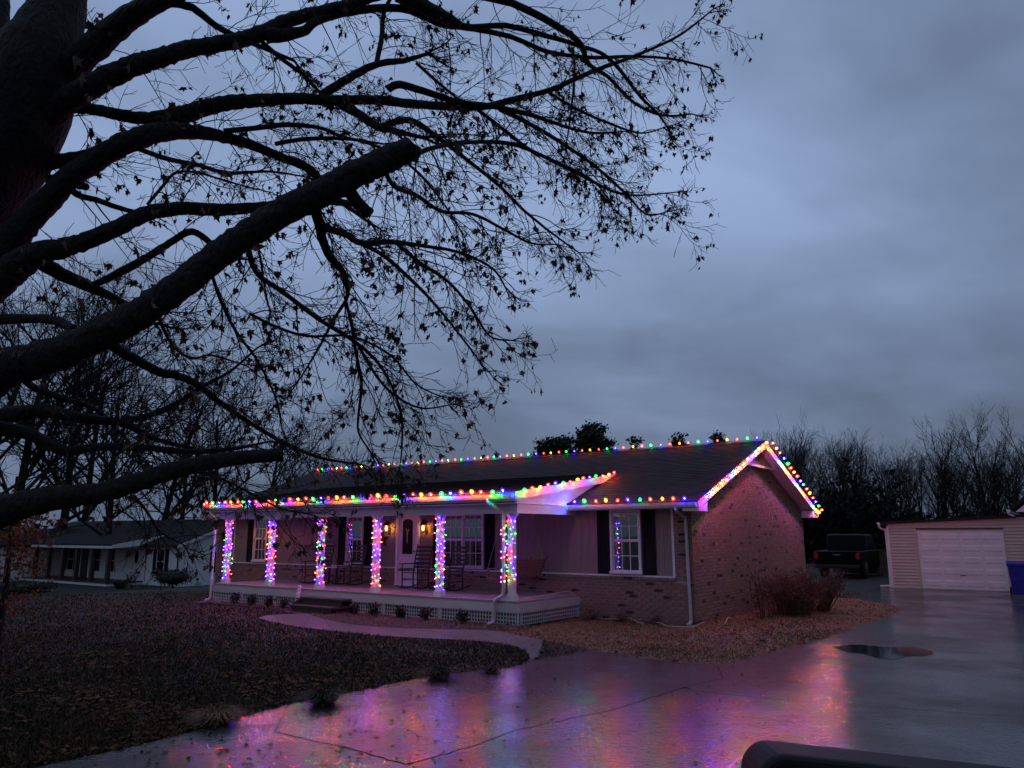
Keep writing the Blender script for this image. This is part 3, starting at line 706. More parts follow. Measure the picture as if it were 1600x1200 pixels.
# --- posts
POSTS = [3.27, 5.41, 7.57, 9.71, 11.86, 13.96]
pw = MB(); h = 0.07
pw.box((-h, -h, FL), (h, h, 2.45)); post_me = pw.mesh('porch_post', M['trim'])
pb = MB(); pb.box((-0.10, -0.10, FL + 0.002), (0.10, 0.10, FL + 0.12)); pb.box((-0.085, -0.085, FL + 0.122), (0.085, 0.085, FL + 0.15)); pbm = pb.mesh('post_base', M['trim'])
pcp = MB()
for s, (du, dv) in enumerate(((1, 0), (-1, 0), (0, 1), (0, -1))):
    a = h + 0.001
    prof = [(a, 2.449), (a + 0.11, 2.449), (a + 0.07, 2.40), (a + 0.02, 2.35), (a, 2.30)]
    pts = [((dv * x) if dv else -0.035, (du * x) if du else -0.035, z) for x, z in prof]
    pcp.extrude(pts, (0.07 if du else 0, 0.07 if dv else 0, 0))
pcm = pcp.mesh('post_bracket', M['trim'])
for u in POSTS:
    p = inst('porch_post', post_me, house, (-2.44, u, 0)); inst('post_base', pbm, p); inst('post_bracket', pcm, p)
# --- downspouts
def downspout(pts, r=0.04):
    w = MB(); pts = smooth_poly([tuple(p) for p in pts], 3)
    w.tube(pts, r, 6); return w.build('downspout', M['skirt'], house)
downspout([h3(0.13, -0.50, 2.57), h3(0.13, -0.46, 2.50), h3(0.11, -0.10, 2.36), h3(0.10, -0.06, 2.28), h3(0.09, -0.06, 1.2), h3(0.07, -0.06, 0.16), h3(0.07, -0.10, 0.06), h3(0.05, -0.30, 0.03)])
downspout([h3(3.65, -2.85, 2.76), h3(3.62, -2.84, 2.68), h3(3.44, -2.62, 2.52), h3(3.41, -2.57, 2.44), h3(3.41, -2.57, 1.5), h3(3.41, -2.57, 0.75), h3(3.46, -2.60, 0.62), h3(3.57, -2.66, 0.54), h3(3.60, -2.66, 0.44), h3(3.60, -2.66, 0.14), h3(3.62, -2.69, 0.07), h3(3.68, -2.80, 0.04)])
downspout([h3(14.5, -2.85, 2.76), h3(14.5, -2.82, 2.68), h3(14.42, -2.66, 2.52), h3(14.42, -2.62, 2.44), h3(14.42, -2.62, 0.4), h3(14.42, -2.64, 0.08), h3(14.42, -2.8, 0.04)])
downspout([h3(0.16, WID + 0.50, 2.57), h3(0.16, WID + 0.44, 2.48), h3(0.05, WID + 0.08, 2.36), h3(0.05, WID + 0.07, 0.1)])
gw = MB(); gw.extrude([h3(-OV + 0.03, WID + EV + a, 2.575 + b) for a, b in [(0, 0), (0.075, 0), (0.115, 0.105), (0, 0.10)]], (0, LEN, 0)); gw.build('gutter', M['trim'], house)

# ------------------------------------------------------------------ string lights
CORE = {'r': (1.0, 0.004, 0.004), 'y': (1.0, 0.22, 0.002), 'g': (0.002, 1.0, 0.012), 'b': (0.010, 0.002, 1.0)}
SHELL = {'r': (1.0, 0.06, 0.02), 'y': (1.0, 0.28, 0.01), 'g': (0.01, 1.0, 0.12), 'b': (0.03, 0.01, 1.0)}
KS = {'r': 1.0, 'y': 0.9, 'g': 0.62, 'b': 2.0}
BULB = 1500.0
bulb_me = {}
def bulb_mesh(c, gain):
    if (c, gain) in bulb_me: return bulb_me[(c, gain)]
    cm = emat('bulb_core_' + c, CORE[c], BULB * KS[c] * gain); smt = shellmat('bulb_halo_' + c, SHELL[c], 1.5, (0.95, 0.95, 0.95))  # shell: bulb envelope, oversized and self-glowing to imitate a lens halo
    b = MB()
    b.lathe([(0.003, 0.026), (0.009, 0.032), (0.0115, 0.042), (0.009, 0.054), (0.003, 0.060)], 7); b.cm = 1
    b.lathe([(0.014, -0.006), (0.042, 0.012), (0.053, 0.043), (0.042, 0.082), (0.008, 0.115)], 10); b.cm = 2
    b.lathe([(0.013, -0.035), (0.015, -0.002)], 6)
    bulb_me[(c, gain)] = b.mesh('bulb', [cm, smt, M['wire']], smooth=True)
    return bulb_me[(c, gain)]
MINI = {'r': (1.0, 0.04, 0.05), 'o': (1.0, 0.20, 0.03), 'g': (0.03, 1.0, 0.10), 'b': (0.07, 0.022, 1.0), 'p': (0.8, 0.04, 1.0)}
MK = {'r': 1.0, 'o': 0.8, 'g': 0.42, 'b': 1.9, 'p': 0.8}
MINIS = 66.0
mini_me = {}
for c in MINI:
    b = MB(); b.lathe([(0.003, -0.011), (0.008, -0.007), (0.0108, 0.0), (0.008, 0.007), (0.003, 0.011)], 6)
    mini_me[c] = b.mesh('bulb', emat('mini_bulb_' + c, MINI[c], MINIS * MK[c]), smooth=True)
PAT = 'gryrb'
def light_string(name_label, path, spacing, start=0, outv=(0, 0, 1), extra=None, lean=0.25, size=1.0, gain=1.0):
    """path in house (u,v,z)"""
    t = tag(empty('string_lights', (OX, OY, 0), TH), name_label, 'string lights', 'strings of large coloured bulbs on the roof edges')
    pts = [h3(*p) for p in path]; dense = []
    for a, b in zip(pts[:-1], pts[1:]):
        L_ = math.dist(a, b); n = max(1, int(L_ / 0.15))
        for k in range(n):
            q = V(a).lerp(V(b), k / n); dense.append(q + V((0, 0, rb.uniform(-0.012, 0.012))))
    dense.append(V(pts[-1]))
    MB().tube(dense, 0.006, 4).build('wire', M['wire'], t)
    k = start
    for a, b in zip(pts[:-1], pts[1:]):
        a, b = V(a), V(b); L_ = (b - a).length; s = spacing / 2
        while s < L_:
            q = a.lerp(b, s / L_); o = V(outv).normalized() + V((rb.uniform(-lean, lean), rb.uniform(-lean, lean), rb.uniform(-lean, lean)))
            o.normalize()
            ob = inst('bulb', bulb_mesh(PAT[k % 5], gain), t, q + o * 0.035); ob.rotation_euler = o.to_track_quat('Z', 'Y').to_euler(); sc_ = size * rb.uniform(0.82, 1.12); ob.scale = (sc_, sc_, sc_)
            k += 1; s += spacing * rb.uniform(0.94, 1.06)
    if extra:
        for q, c in extra:
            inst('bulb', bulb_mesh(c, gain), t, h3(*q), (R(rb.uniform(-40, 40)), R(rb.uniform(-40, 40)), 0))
    return t
light_string('multicoloured bulbs strung along the long roof ridge', [(-OV + 0.05, WID / 2, ZR + 0.03), (LEN + OV - 0.05, WID / 2, ZR + 0.03)], 0.295, 4, (-0.1, 0, 1), size=0.72, gain=0.5)
light_string('multicoloured bulbs along the front gutter of the porch roof', [(PRU0 + 0.06, PV0 - 0.13, PZ0 - 0.055), (PRU1 - 0.02, PV0 - 0.13, PZ0 - 0.055)], 0.305, 4, (-0.9, 0, 0.8), size=0.95, gain=2.0, extra=[((14.66, -2.86, 2.86), 'r'), ((14.95, -0.62, 2.66), 'y'), ((15.05, -0.60, 2.62), 'y')])
light_string('coloured bulbs on the short slanting rake where porch roof meets house roof', [(PRU0 - 0.055, PV0 + 0.02, PZ0 - 0.01), (PRU0 - 0.055, 1.9, porchz(1.9) + 0.0)], 0.33, 0, (0, -1, 0.3), size=0.8)
light_string('coloured bulbs along the lower gutter between porch and gable corner', [(PRU0 - 0.06, -EV - 0.12, 2.70), (-OV + 0.02, -EV - 0.12, 2.70)], 0.285, 4, (-0.5, 0, 1.0), size=0.85, gain=1.15)
light_string('coloured bulbs up the near sloping edge of the brick gable', [(-OV - 0.085, -EV - 0.02, ZE - 0.03), (-OV - 0.085, WID / 2 - 0.05, ZR - 0.01)], 0.335, 3, (0, -1, 0.3), size=0.8, gain=2.5)
light_string('coloured bulbs down the far sloping edge of the brick gable', [(-OV - 0.085, WID / 2 + 0.05, ZR - 0.01), (-OV - 0.085, WID + EV + 0.02, ZE - 0.03)], 0.335, 1, (0, -1, 0.3), size=0.8, gain=2.5, extra=[((-OV - 0.06, WID + EV + 0.06, ZE - 0.10), 'y'), ((-OV + 0.05, WID + EV + 0.12, ZE - 0.05), 'y')])
ordn = ['the porch post nearest the downspout corner', 'the second porch post from the swing end', 'the porch post just right of the front steps', 'the porch post above the left end of the steps', 'the porch post second from the far left end', 'the far left porch post']
for i, u in enumerate(POSTS):
    t = tag(empty('wrapped_string_lights', tuple(hw(u, -2.44, 0)), TH), 'small coloured lights wound around ' + ordn[i], 'string lights', 'small lights wound round the porch posts')
    turns = rb.uniform(10.2, 11.2); r = 0.082; pts = []; n = int(turns * 20); zb, zt = (FL + 0.14, 2.38)
    if i == 0: zb = FL + 0.38; zt = 2.32
    ph = rb.uniform(0, 6.28)
    for k in range(n + 1):
        a = ph + 2 * math.pi * turns * k / n; c, s = math.cos(a), math.sin(a); m_ = r / max(abs(c), abs(s)) * 0.98
        m_ = min(m_, r * 1.25)
        vo = m_ * c; uo = m_ * s
        if i == 0: uo *= 1.55; uo += 0.075; vo -= 0.05
        pts.append(V((vo, uo, zb + (zt - zb) * k / n)))
    MB().tube(pts, 0.0045, 3).build('wire', M['wire'], t)
    s = 0.0; cols = 'bbrbgbobrpgbr'
    for k in range(0, len(pts) - 1):
        s += (pts[k + 1] - pts[k]).length
        if s > 0.088:
            s = rb.uniform(-0.02, 0.02); q = pts[k]; o = V((q.x, q.y - (0.075 if i == 0 else 0), 0)); o.normalize()
            j = V((rb.uniform(-0.02, 0.02), rb.uniform(-0.02, 0.02), rb.uniform(-0.03, 0.03)))
            inst('bulb', mini_me[rb.choice(cols)], t, q + o * rb.uniform(0.008, 0.03) + j, (R(rb.uniform(0, 180)), R(rb.uniform(0, 180)), 0))

# ------------------------------------------------------------------ porch furniture and ornaments
def rocking_chair(u, v, rz, label):
    t = tag(empty('rocking_chair', tuple(hw(u, v, FL)), TH + rz), label, 'rocking chair', 'dark rocking chairs on the porch')
    m = M['chair']          # faces local -x
    for s in (-1, 1):
        y = s * 0.27
        pts = [(-0.48 + 0.96 * k / 10, y, 0.02 + 0.16 * ((k - 4.5) / 5.5) ** 2 * 0.6) for k in range(11)]
        MB().tube(pts, 0.019, 5).build('rocker', m, t)
        MB().tube([(-0.24, y, 0.05), (-0.25, y, 0.42), (-0.26, y, 0.64)], [0.022, 0.02, 0.018], 6).build('front_leg', m, t)
        MB().tube([(0.22, y, 0.045), (0.22, y, 0.40), (0.30, y, 0.80), (0.40, y, 1.18)], [0.022, 0.022, 0.02, 0.016], 6).build('back_post', m, t)
        MB().box((-0.36, y - 0.045, 0.645), (0.27, y + 0.045, 0.668)).build('arm', m, t)
        MB().tube([(-0.245, y, 0.22), (0.22, y, 0.24)], 0.012, 5).build('side_rung', m, t)
        MB().tube([(-0.245, y, 0.52), (0.24, y, 0.52)], 0.010, 5).build('side_rung', m, t)
    for k in range(7):
        x = -0.27 + k * 0.075; MB().box((x, -0.27, 0.415 - k * 0.004), (x + 0.066, 0.27, 0.433 - k * 0.004)).build('seat_slat', m, t)
    for k in range(6):
        z = 0.56 + k * 0.108; x = 0.245 + (z - 0.5) * 0.23
        MB().bar((x, -0.26, z), (x, 0.26, z), 0.014, 0.062).build('back_slat', m, t)
    MB().tube([(-0.25, -0.27, 0.26), (-0.25, 0.27, 0.26)], 0.012, 5).build('front_rung', m, t)
    return t
rocking_chair(11.55, -0.95, R(6), 'dark slatted rocking chair farthest left, behind the third porch post')
rocking_chair(10.35, -0.75, R(-4), 'dark rocking chair in front of the narrow shuttered window')
rocking_chair(7.75, -0.75, R(3), 'dark rocking chair just right of the front door')
rocking_chair(6.45, -0.85, R(-6), 'dark rocking chair in front of the double window')
t = tag(empty('side_table', tuple(hw(10.98, -0.72, FL)), TH), 'small pale-topped table between the two left rocking chairs', 'table')
MB().box((-0.2, -0.2, 0.47), (0.2, 0.2, 0.50)).build('table_top', M['trim'], t)
for sx in (-1, 1):
    for sy in (-1, 1): MB().bar((sx * 0.16, sy * 0.16, 0), (sx * 0.16, sy * 0.16, 0.47), 0.03, 0.03).build('leg', M['chair'], t)
# swing: seen from behind, faces +u
t = tag(empty('porch_swing', tuple(hw(4.25, -0.85, FL)), TH), 'brown wooden porch swing hanging at the right end of the porch', 'swing')
for k in range(6):
    y = -0.16 - k * 0.016 - 0.04; z = 0.44 + k * 0.075
    MB().bar((-0.75, y - 0.03 * k * 0.5, z), (0.75, y - 0.03 * k * 0.5, z), 0.02, 0.066, (0, -0.25, 1)).build('back_slat', M['swing'], t)
for k in range(5):
    y = -0.14 + k * 0.105; MB().box((-0.75, y, 0.385 + k * 0.008), (0.75, y + 0.092, 0.405 + k * 0.008)).build('seat_slat', M['swing'], t)
for x in (-0.70, 0.0, 0.70):
    MB().bar((x, -0.14, 0.36), (x, -0.44, 0.93), 0.05, 0.03).build('back_rail', M['swing'], t)
    MB().bar((x, -0.18, 0.365), (x, 0.40, 0.39), 0.05, 0.04).build('seat_rail', M['swing'], t)
for s in (-1, 1):
    MB().bar((s * 0.72, -0.36, 0.66), (s * 0.72, 0.40, 0.63), 0.07, 0.025).build('armrest', M['swing'], t)
    MB().bar((s * 0.72, 0.36, 0.39), (s * 0.72, 0.36, 0.62), 0.04, 0.04).build('arm_post', M['swing'], t)
    MB().tube([(s * 0.74, 0.36, 0.64), (s * 0.74, 0.06, 1.5), (s * 0.74, 0.0, 2.13)], 0.008, 4).build('chain', M['chain'], t)
    MB().tube([(s * 0.74, -0.34, 0.68), (s * 0.74, -0.05, 1.5), (s * 0.74, 0.0, 2.13)], 0.008, 4).build('chain', M['chain'], t)
# wall lanterns
for u, lb in ((9.52, 'lit black wall lantern left of the front door'), (8.05, 'lit black wall lantern right of the front door')):
    t = tag(empty('wall_lantern', tuple(hw(u, 0, 2.06)), TH), lb, 'lantern', 'lit lanterns beside the front door')
    MB().lathe([(0.045, 0.0), (0.05, 0.01), (0.062, 0.17), (0.066, 0.18)], 6, (-0.16, 0, 0)).build('glass_body', M['lampglass'], t)
    MB().lathe([(0.006, 0.03), (0.022, 0.06), (0.026, 0.10), (0.012, 0.14), (0.003, 0.16)], 8, (-0.16, 0, 0)).build('flame_bulb', M['flame'], t, smooth=True)
    MB().lathe([(0.115, 0.18), (0.105, 0.20), (0.05, 0.27), (0.025, 0.285), (0.02, 0.32), (0.006, 0.34)], 6, (-0.16, 0, 0)).build('cap', M['blackmetal'], t)
    MB().lathe([(0.02, -0.05), (0.05, -0.012), (0.05, -0.001)], 6, (-0.16, 0, 0)).build('base', M['blackmetal'], t)
    w = MB()
    for k in range(6):
        a = math.pi / 3 * k; w.bar((-0.16 + 0.05 * math.cos(a), 0.05 * math.sin(a), 0), (-0.16 + 0.066 * math.cos(a), 0.066 * math.sin(a), 0.18), 0.008, 0.008)
    w.build('cage', M['blackmetal'], t)
    MB().tube([(-0.012, 0, 0.02), (-0.05, 0, 0.28), (-0.10, 0, 0.34), (-0.16, 0, 0.335)], 0.009, 5).build('bracket', M['blackmetal'], t)
    MB().box((-0.02, -0.05, -0.08), (-0.006, 0.05, 0.12)).build('backplate', M['blackmetal'], t)
# barn star
w = MB(); vs = [(-0.075, 0, 0), (0.0, 0, 0)]
for k in range(10):
    a = R(90 + 36 * k); r = 0.29 if k % 2 == 0 else 0.12; vs.append((-0.008, r * math.cos(a), r * math.sin(a)))
w.add(vs, [(0, 2 + k, 2 + (k + 1) % 10) for k in range(10)] + [(1, 2 + (k + 1) % 10, 2 + k) for k in range(10)])
tag(w.build('barn_star', M['star'], None, tuple(hw(9.78, -0.02, 1.83)), (0, 0, TH)), 'dark metal five-pointed star on the wall left of the door', 'star')
# striped stake in the bed
t = tag(empty('striped_stake', tuple(hw(10.22, -2.80, 0)), TH), 'pink and white striped stake leaning against the porch skirt left of the steps', 'yard ornament')
MB().tube([(0, 0, 0), (0.05, -0.02, 0.35), (0.09, -0.03, 0.62)], [0.05, 0.055, 0.05], 8).build('stake', M['trim'], t)
for k in range(6):
    z = 0.05 + k * 0.1; MB().tube([(0.012 + 0.075 * z * 2 * 0.9 + 0.058 * math.cos(a), -0.02 * z * 2 + 0.058 * math.sin(a), z + 0.05 * a / 6.28) for a in [6.283 * q / 10 for q in range(11)]], 0.016, 5).build('stripe', M['pink'], t)

# ------------------------------------------------------------------ vegetation helpers
def leaf_shape(kind=0):
    if kind == 0:     # lobed maple leaf, hanging along -z, curled
        o = [(0, 0), (0.16, -0.10), (0.46, -0.06), (0.34, -0.30), (0.50, -0.56), (0.24, -0.52), (0.14, -0.70), (0, -1.0), (-0.16, -0.68), (-0.22, -0.50), (-0.46, -0.52), (-0.32, -0.28), (-0.42, -0.04), (-0.15, -0.10)]
    else:
        o = [(0, 0), (0.14, -0.14), (0.34, -0.12), (0.22, -0.36), (0.28, -0.62), (0.10, -0.60), (0, -0.95), (-0.12, -0.60), (-0.34, -0.66), (-0.2, -0.34), (-0.30, -0.10), (-0.12, -0.14)]
    vs = [(0, -0.04, -0.36)] + [(x * (0.85 if x > 0 else 0.62), 0.34 * abs(x) ** 1.3 * 1.6 + 0.10 * math.sin(z * 5 + x * 4), z) for x, z in o]
    n = len(o); return vs, [(0, 1 + i, 1 + (i + 1) % n) for i in range(n)]
LEAVES = [leaf_shape(0), leaf_shape(1)]
def put_leaf(mb, p, s, rng, kind=None, flat=False):
    vs, fs = LEAVES[rng.randrange(2) if kind is None else kind]
    if flat: m_ = Matrix.Rotation(rng.uniform(0, 6.28), 3, 'Z') @ Matrix.Rotation(R(90) + rng.uniform(-0.4, 0.4), 3, 'X') @ Matrix.Rotation(rng.uniform(-0.3, 0.3), 3, 'Y')
    else: m_ = Matrix.Rotation(rng.uniform(0, 6.28), 3, 'Z') @ Matrix.Rotation(rng.gauss(0, 0.5), 3, 'X') @ Matrix.Rotation(rng.gauss(0, 0.4), 3, 'Y')
    p = V(p); mb.ct = rng.random(); mb.add([p + m_ @ (V(v) * s) for v in vs], fs)
def foliage_ball(mb, c, rad, n, rng, size=0.05, shell=0.5):
    for k in range(n):
        d = V((rng.gauss(0, 1), rng.gauss(0, 1), rng.gauss(0, 1))).normalized(); q = V(c) + V((d.x * rad[0], d.y * rad[1], d.z * rad[2])) * (shell + (1 - shell) * rng.random()) * (1 + 0.15 * math.sin(d.x * 7 + d.z * 5) + 0.1 * math.sin(d.y * 11))
        a = V((rng.gauss(0, 1), rng.gauss(0, 1), rng.gauss(0, 1))).normalized(); b = a.orthogonal().normalized(); c2 = a.cross(b); s = size * rng.uniform(0.6, 1.4)
        mb.ct = rng.random(); mb.add([q - b * s, q + c2 * s * 0.5, q + b * s, q - c2 * s * 0.5], [(0, 1, 2, 3)])
def grow(mb, p, d, L_, r, lv, spec, rng, n=3, sides=3):
    """recursive bare branch; spec[lv] = (children, length factor, angle, up pull)"""
    p = V(p); d = V(d).normalized(); pts = [p.copy()]; q = p.copy(); dd = d.copy(); ds = []
    wv, upv = spec[lv][4], spec[lv][3]
    for k in range(n):
        dd = (dd + V((rng.gauss(0, wv), rng.gauss(0, wv), rng.gauss(0, wv) + upv))).normalized(); q = q + dd * (L_ / n); pts.append(q.copy()); ds.append(dd.copy())
    rend = r * (0.35 if lv < len(spec) - 1 else 0.5)
    rad = [r + (rend - r) * k / n for k in range(n + 1)]
    mb.tube(pts, rad, sides if lv else max(sides, 6), cap=False)
    if lv + 1 >= len(spec): return
    cn, lf, an, _, _, t0 = spec[lv][:6]
    for k in range(cn):
        t_ = t0 + (1 - t0) * (k + rng.random()) / cn; i = min(n - 1, int(t_ * n)); f = t_ * n - i
        b = pts[i].lerp(pts[i + 1], f); dr_ = ds[i]
        ax = dr_.orthogonal().normalized(); ax = Matrix.Rotation(rng.uniform(0, 6.283), 3, dr_) @ ax
        nd = Matrix.Rotation(an * rng.uniform(0.7, 1.3), 3, ax) @ dr_
        grow(mb, b, nd, L_ * lf * rng.uniform(0.6, 1.15) * ((0.45 + 0.75 * math.sin(math.pi * min(1, t_ * 0.9))) if lv == 0 else (1.15 - 0.5 * t_)), max((r + (rend - r) * t_) * 0.55, spec[lv + 1][6] if len(spec[lv + 1]) > 6 else 0.008), lv + 1, spec, rng, n, sides)
def bare_tree_mesh(h, seed, spread=0.6, twig=0.012, counts=(15, 7, 6), upright=0.1):
    rng = random.Random(seed); mb = MB()
    spec = [(counts[0], 0.55, spread, 0.02, 0.05, 0.22), (counts[1], 0.5, 0.65, upright, 0.13, 0.2, twig * 2.2), (counts[2], 0.55, 0.6, upright, 0.16, 0.15, twig * 1.3), (0, 0, 0, upright, 0.18, 0, twig)]
    grow(mb, (0, 0, -0.3), (rng.uniform(-0.05, 0.05), rng.uniform(-0.05, 0.05), 1), h * 0.86, h * 0.017, 0, spec, rng)
    return mb
tree_cache = {}
def bare_tree(x, y, h, seed, label, group, rz=None, sc=1.0, z=None, **kw):
    key = (seed,)
    if key not in tree_cache:
        mb = bare_tree_mesh(h, seed, **kw)
        tk = MB(); tk.tube([(0, 0, -0.4), (0.02 * h * 0.2, 0, h * 0.1), (0, 0, h * 0.2)], [h * 0.024, h * 0.020, h * 0.0175], 8)
        tree_cache[key] = (mb.mesh('crown', M['farbark'], smooth=True), tk.mesh('trunk', M['farbark'], smooth=True))
    c, tk = tree_cache[key]; rz = random.uniform(0, 6.28) if rz is None else rz
    t = tag(empty('bare_tree', (x, y, gz(x, y) if z is None else z), rz), label, 'tree', group); t.scale = (sc, sc, sc)
    inst('crown', c, t); inst('trunk', tk, t); return t

# ------------------------------------------------------------------ trees and brush behind, right
def behind(px, depth): p = at(px, 834, depth); return p.x, p.y
rt_ = random.Random(21)
LB = 'slender leafless tree in the dense dark tree line behind truck and garage'
spots = []
for k in range(32):
    px = 1205 + k * 12.6 + rt_.uniform(-6, 6)
    d = rt_.uniform(58, 78); spots.append((px, d))
prof = lambda px: 664 if px < 1270 else (675 if px < 1360 else (700 if px < 1430 else 690))
for k, (px, d) in enumerate(spots):
    x, y = behind(px, d); top = prof(px) + rt_.uniform(-8, 26); h = (834 - top) / F * d + 2.0
    bare_tree(x, y, 12, 100 + k % 7, LB, 'trees of the tree line behind the garage', sc=h / 14.6, z=0, counts=(17, 8, 6), upright=0.10, spread=0.55, twig=0.0125)
x, y = behind(1478, 62); bare_tree(x, y, 12, 300, 'tall fan-shaped leafless tree standing above the middle of the garage roof', 'tall trees behind the garage', rz=0.4, sc=0.78, z=0, counts=(20, 8, 7), upright=0.12, spread=0.46, twig=0.0115)
x, y = behind(1545, 60); bare_tree(x, y, 12, 301, 'tall leafless tree rising above the right end of the garage roof', 'tall trees behind the garage', rz=1.4, sc=0.80, z=0, counts=(20, 8, 7), upright=0.12, spread=0.46, twig=0.0115)
x, y = behind(1612, 62); bare_tree(x, y, 12, 301, 'leafless tree at the right edge behind the garage', 'tall trees behind the garage', rz=3.4, sc=0.80, z=0)
# dark understory, reads as one mass
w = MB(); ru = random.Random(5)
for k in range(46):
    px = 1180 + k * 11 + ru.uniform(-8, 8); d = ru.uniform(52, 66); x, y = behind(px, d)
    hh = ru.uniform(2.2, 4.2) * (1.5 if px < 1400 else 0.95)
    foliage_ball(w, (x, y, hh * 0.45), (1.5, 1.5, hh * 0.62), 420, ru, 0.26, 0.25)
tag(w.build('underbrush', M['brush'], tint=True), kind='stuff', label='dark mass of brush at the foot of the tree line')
# conifers seen over the ridge
def conifer(px, depth, hpx, wpx, n, label, seed):
    rng = random.Random(seed); x, y = behind(px, depth); h = (834 - hpx) / F * depth + 2; wd = wpx / F * depth / 2
    t = tag(empty('pine_tree', (x, y, 0)), label, 'tree', 'pines seen above the roof ridge')
    MB().tube([(0, 0, 0), (0, 0, h * 0.9)], [0.25, 0.06], 7).build('trunk', M['farbark'], t)
    w = MB()
    for k in range(n):
        a = rng.uniform(0, 6.28); f = rng.random(); z = h * (0.35 + 0.62 * f); rr = wd * (1.05 - f ** 3.0 * 0.62) * rng.uniform(0.25, 1.0)
        foliage_ball(w, (rr * math.cos(a), rr * math.sin(a), z + rng.uniform(-0.3, 0.3)), (0.75, 0.75, 0.45), 60, rng, 0.15, 0.1)
        if rng.random() < 0.4: w.tube([(0, 0, z - 0.4), (rr * math.cos(a), rr * math.sin(a), z)], 0.03, 3, cap=False)
    w.build('crown', M['pine'], t, tint=True)
conifer(868, 58, 678, 92, 150, 'dark pine left of the pair showing above the roof ridge', 1)
conifer(930, 58, 664, 88, 170, 'tallest dark pine showing above the middle of the roof ridge', 2)
conifer(1000, 62, 684, 34, 40, 'small pine top peeping over the ridge right of the tall pine', 3)
conifer(1068, 62, 682, 30, 34, 'small pine top peeping over the ridge toward the gable', 4)
conifer(1131, 62, 670, 26, 40, 'pointed pine top over the ridge beside the gable peak', 5)

# ------------------------------------------------------------------ trees behind the white house, left
LT = [(20, 62, 425, 401), (95, 66, 455, 402), (170, 60, 560, 403), (245, 64, 585, 404), (330, 62, 600, 405), (415, 66, 640, 406), (470, 70, 700, 407), (535, 72, 705, 408), (-60, 58, 400, 409), (130, 74, 520, 410), (290, 76, 600, 411)]
for k, (px, d, top, sd_) in enumerate(LT):
    x, y = behind(px, d); h = (834 - top) / F * d + 3.4
    wh = ['at the far left', 'second from the left', 'above the middle of the white house roof', 'above the white house gable', 'just left of the lit porch corner', 'behind the left end of the brick house roof', 'low behind the left end of the roof ridge', 'low behind the ridge', 'beyond the left edge', 'rear one near left', 'rear one above the gable of the white house'][k]
    bare_tree(x, y, 14, 400 + k % 5, 'dark leafless tree behind the white house, ' + wh, 'trees behind the white house', sc=h / 14.0, z=-1.6, counts=(18, 9, 7), spread=0.75, upright=0.06, twig=0.015)
w = MB()
for k in range(26):
    px = -70 + k * 22 + ru.uniform(-8, 8); d = ru.uniform(66, 76); x, y = behind(px, d)
    foliage_ball(w, (x, y, -0.4), (1.8, 1.8, 2.6 + (1.6 if px < 150 else 0)), 300, ru, 0.28, 0.25)
tag(w.build('hedgerow', M['brush'], tint=True), kind='stuff', label='dark brush behind the white house')

# ------------------------------------------------------------------ white neighbour house
NU, NV, NZ = 41.8, 12.94, -1.46
nh = tag(empty('white_house', tuple(hw(NU, NV, NZ)), TH), 'white painted ranch house across the lawn at the left', 'house')
NL, NW = 25.0, 9.2; NE = 2.75; NS_ = 0.36; NEV = 0.45
def nroof(v): return NE + NS_ * (v + NEV)
w = MB(); w.hb(0, NL, 0, NW, -0.4, NE - 0.05); w.extrude([h3(0, 0, NE - 0.05), h3(0, NW, NE - 0.05), h3(0, NW / 2, nroof(NW / 2) - 0.14)], (0, NL, 0)); w.build('wall', M['whitewall'], nh)
w = MB(); w.extrude([h3(-0.35, -NEV, NE), h3(-0.35, NW / 2, nroof(NW / 2)), h3(-0.35, NW + NEV, NE), h3(-0.35, NW + NEV, NE - 0.1), h3(-0.35, NW / 2, nroof(NW / 2) - 0.12), h3(-0.35, -NEV, NE - 0.1)], (0, NL + 0.7, 0))
nr = w.build('roof', M['shingle'], nh)
for a in (0, 1):
    w = MB(); w.extrude([h3(-0.352, (-NEV if a == 0 else NW + NEV), NE - 0.03), h3(-0.352, NW / 2, nroof(NW / 2) - 0.03), h3(-0.352, NW / 2, nroof(NW / 2) - 0.24), h3(-0.352, (-NEV if a == 0 else NW + NEV), NE - 0.24)], (0, -0.02, 0)); w.build('rake_board', M['trim'], nh)
w = MB(); w.hb(-0.33, 3.4, -NEV - 0.1, -NEV, NE - 0.16, NE - 0.04); w.build('gutter', M['blackmetal'], nh)
w = MB(); w.hb(-0.33, 3.4, -NEV, 0, NE - 0.18, NE - 0.165); w.build('eave_soffit', M['trim'], nh)
w = MB(); w.tube([h3(0.12, -0.45, NE - 0.15), h3(0.08, -0.08, NE - 0.4), h3(0.08, -0.06, 0.1)], 0.045, 6); w.build('downspout', M['blackmetal'], nh)
# porch roof with its thick white rake
PN0, PN1 = 4.1, 21.0
w = MB(); w.extrude([h3(PN0, -2.5, NE + 0.02), h3(PN0, 1.6, nroof(1.6) + 0.05), h3(PN0, 1.6, nroof(1.6) - 0.1), h3(PN0, -2.5, NE - 0.08)], (0, PN1 - PN0, 0)); w.build('porch_roof', M['shingle'], nh)
w = MB(); w.extrude([h3(PN0 - 0.01, -2.52, NE - 0.02), h3(PN0 - 0.01, 1.5, nroof(1.5) - 0.0), h3(PN0 - 0.01, 0.2, nroof(0.2) - 0.30), h3(PN0 - 0.01, -2.52, NE - 0.24)], (0, -0.03, 0)); w.build('rake_board', M['trim'], nh)
w = MB(); w.hb(PN0, PN1, -2.5, -2.47, NE - 0.26, NE - 0.09); w.hb(PN0, PN1, -2.46, 0, NE - 0.24, NE - 0.22); w.build('porch_ceiling', M['trim'], nh)
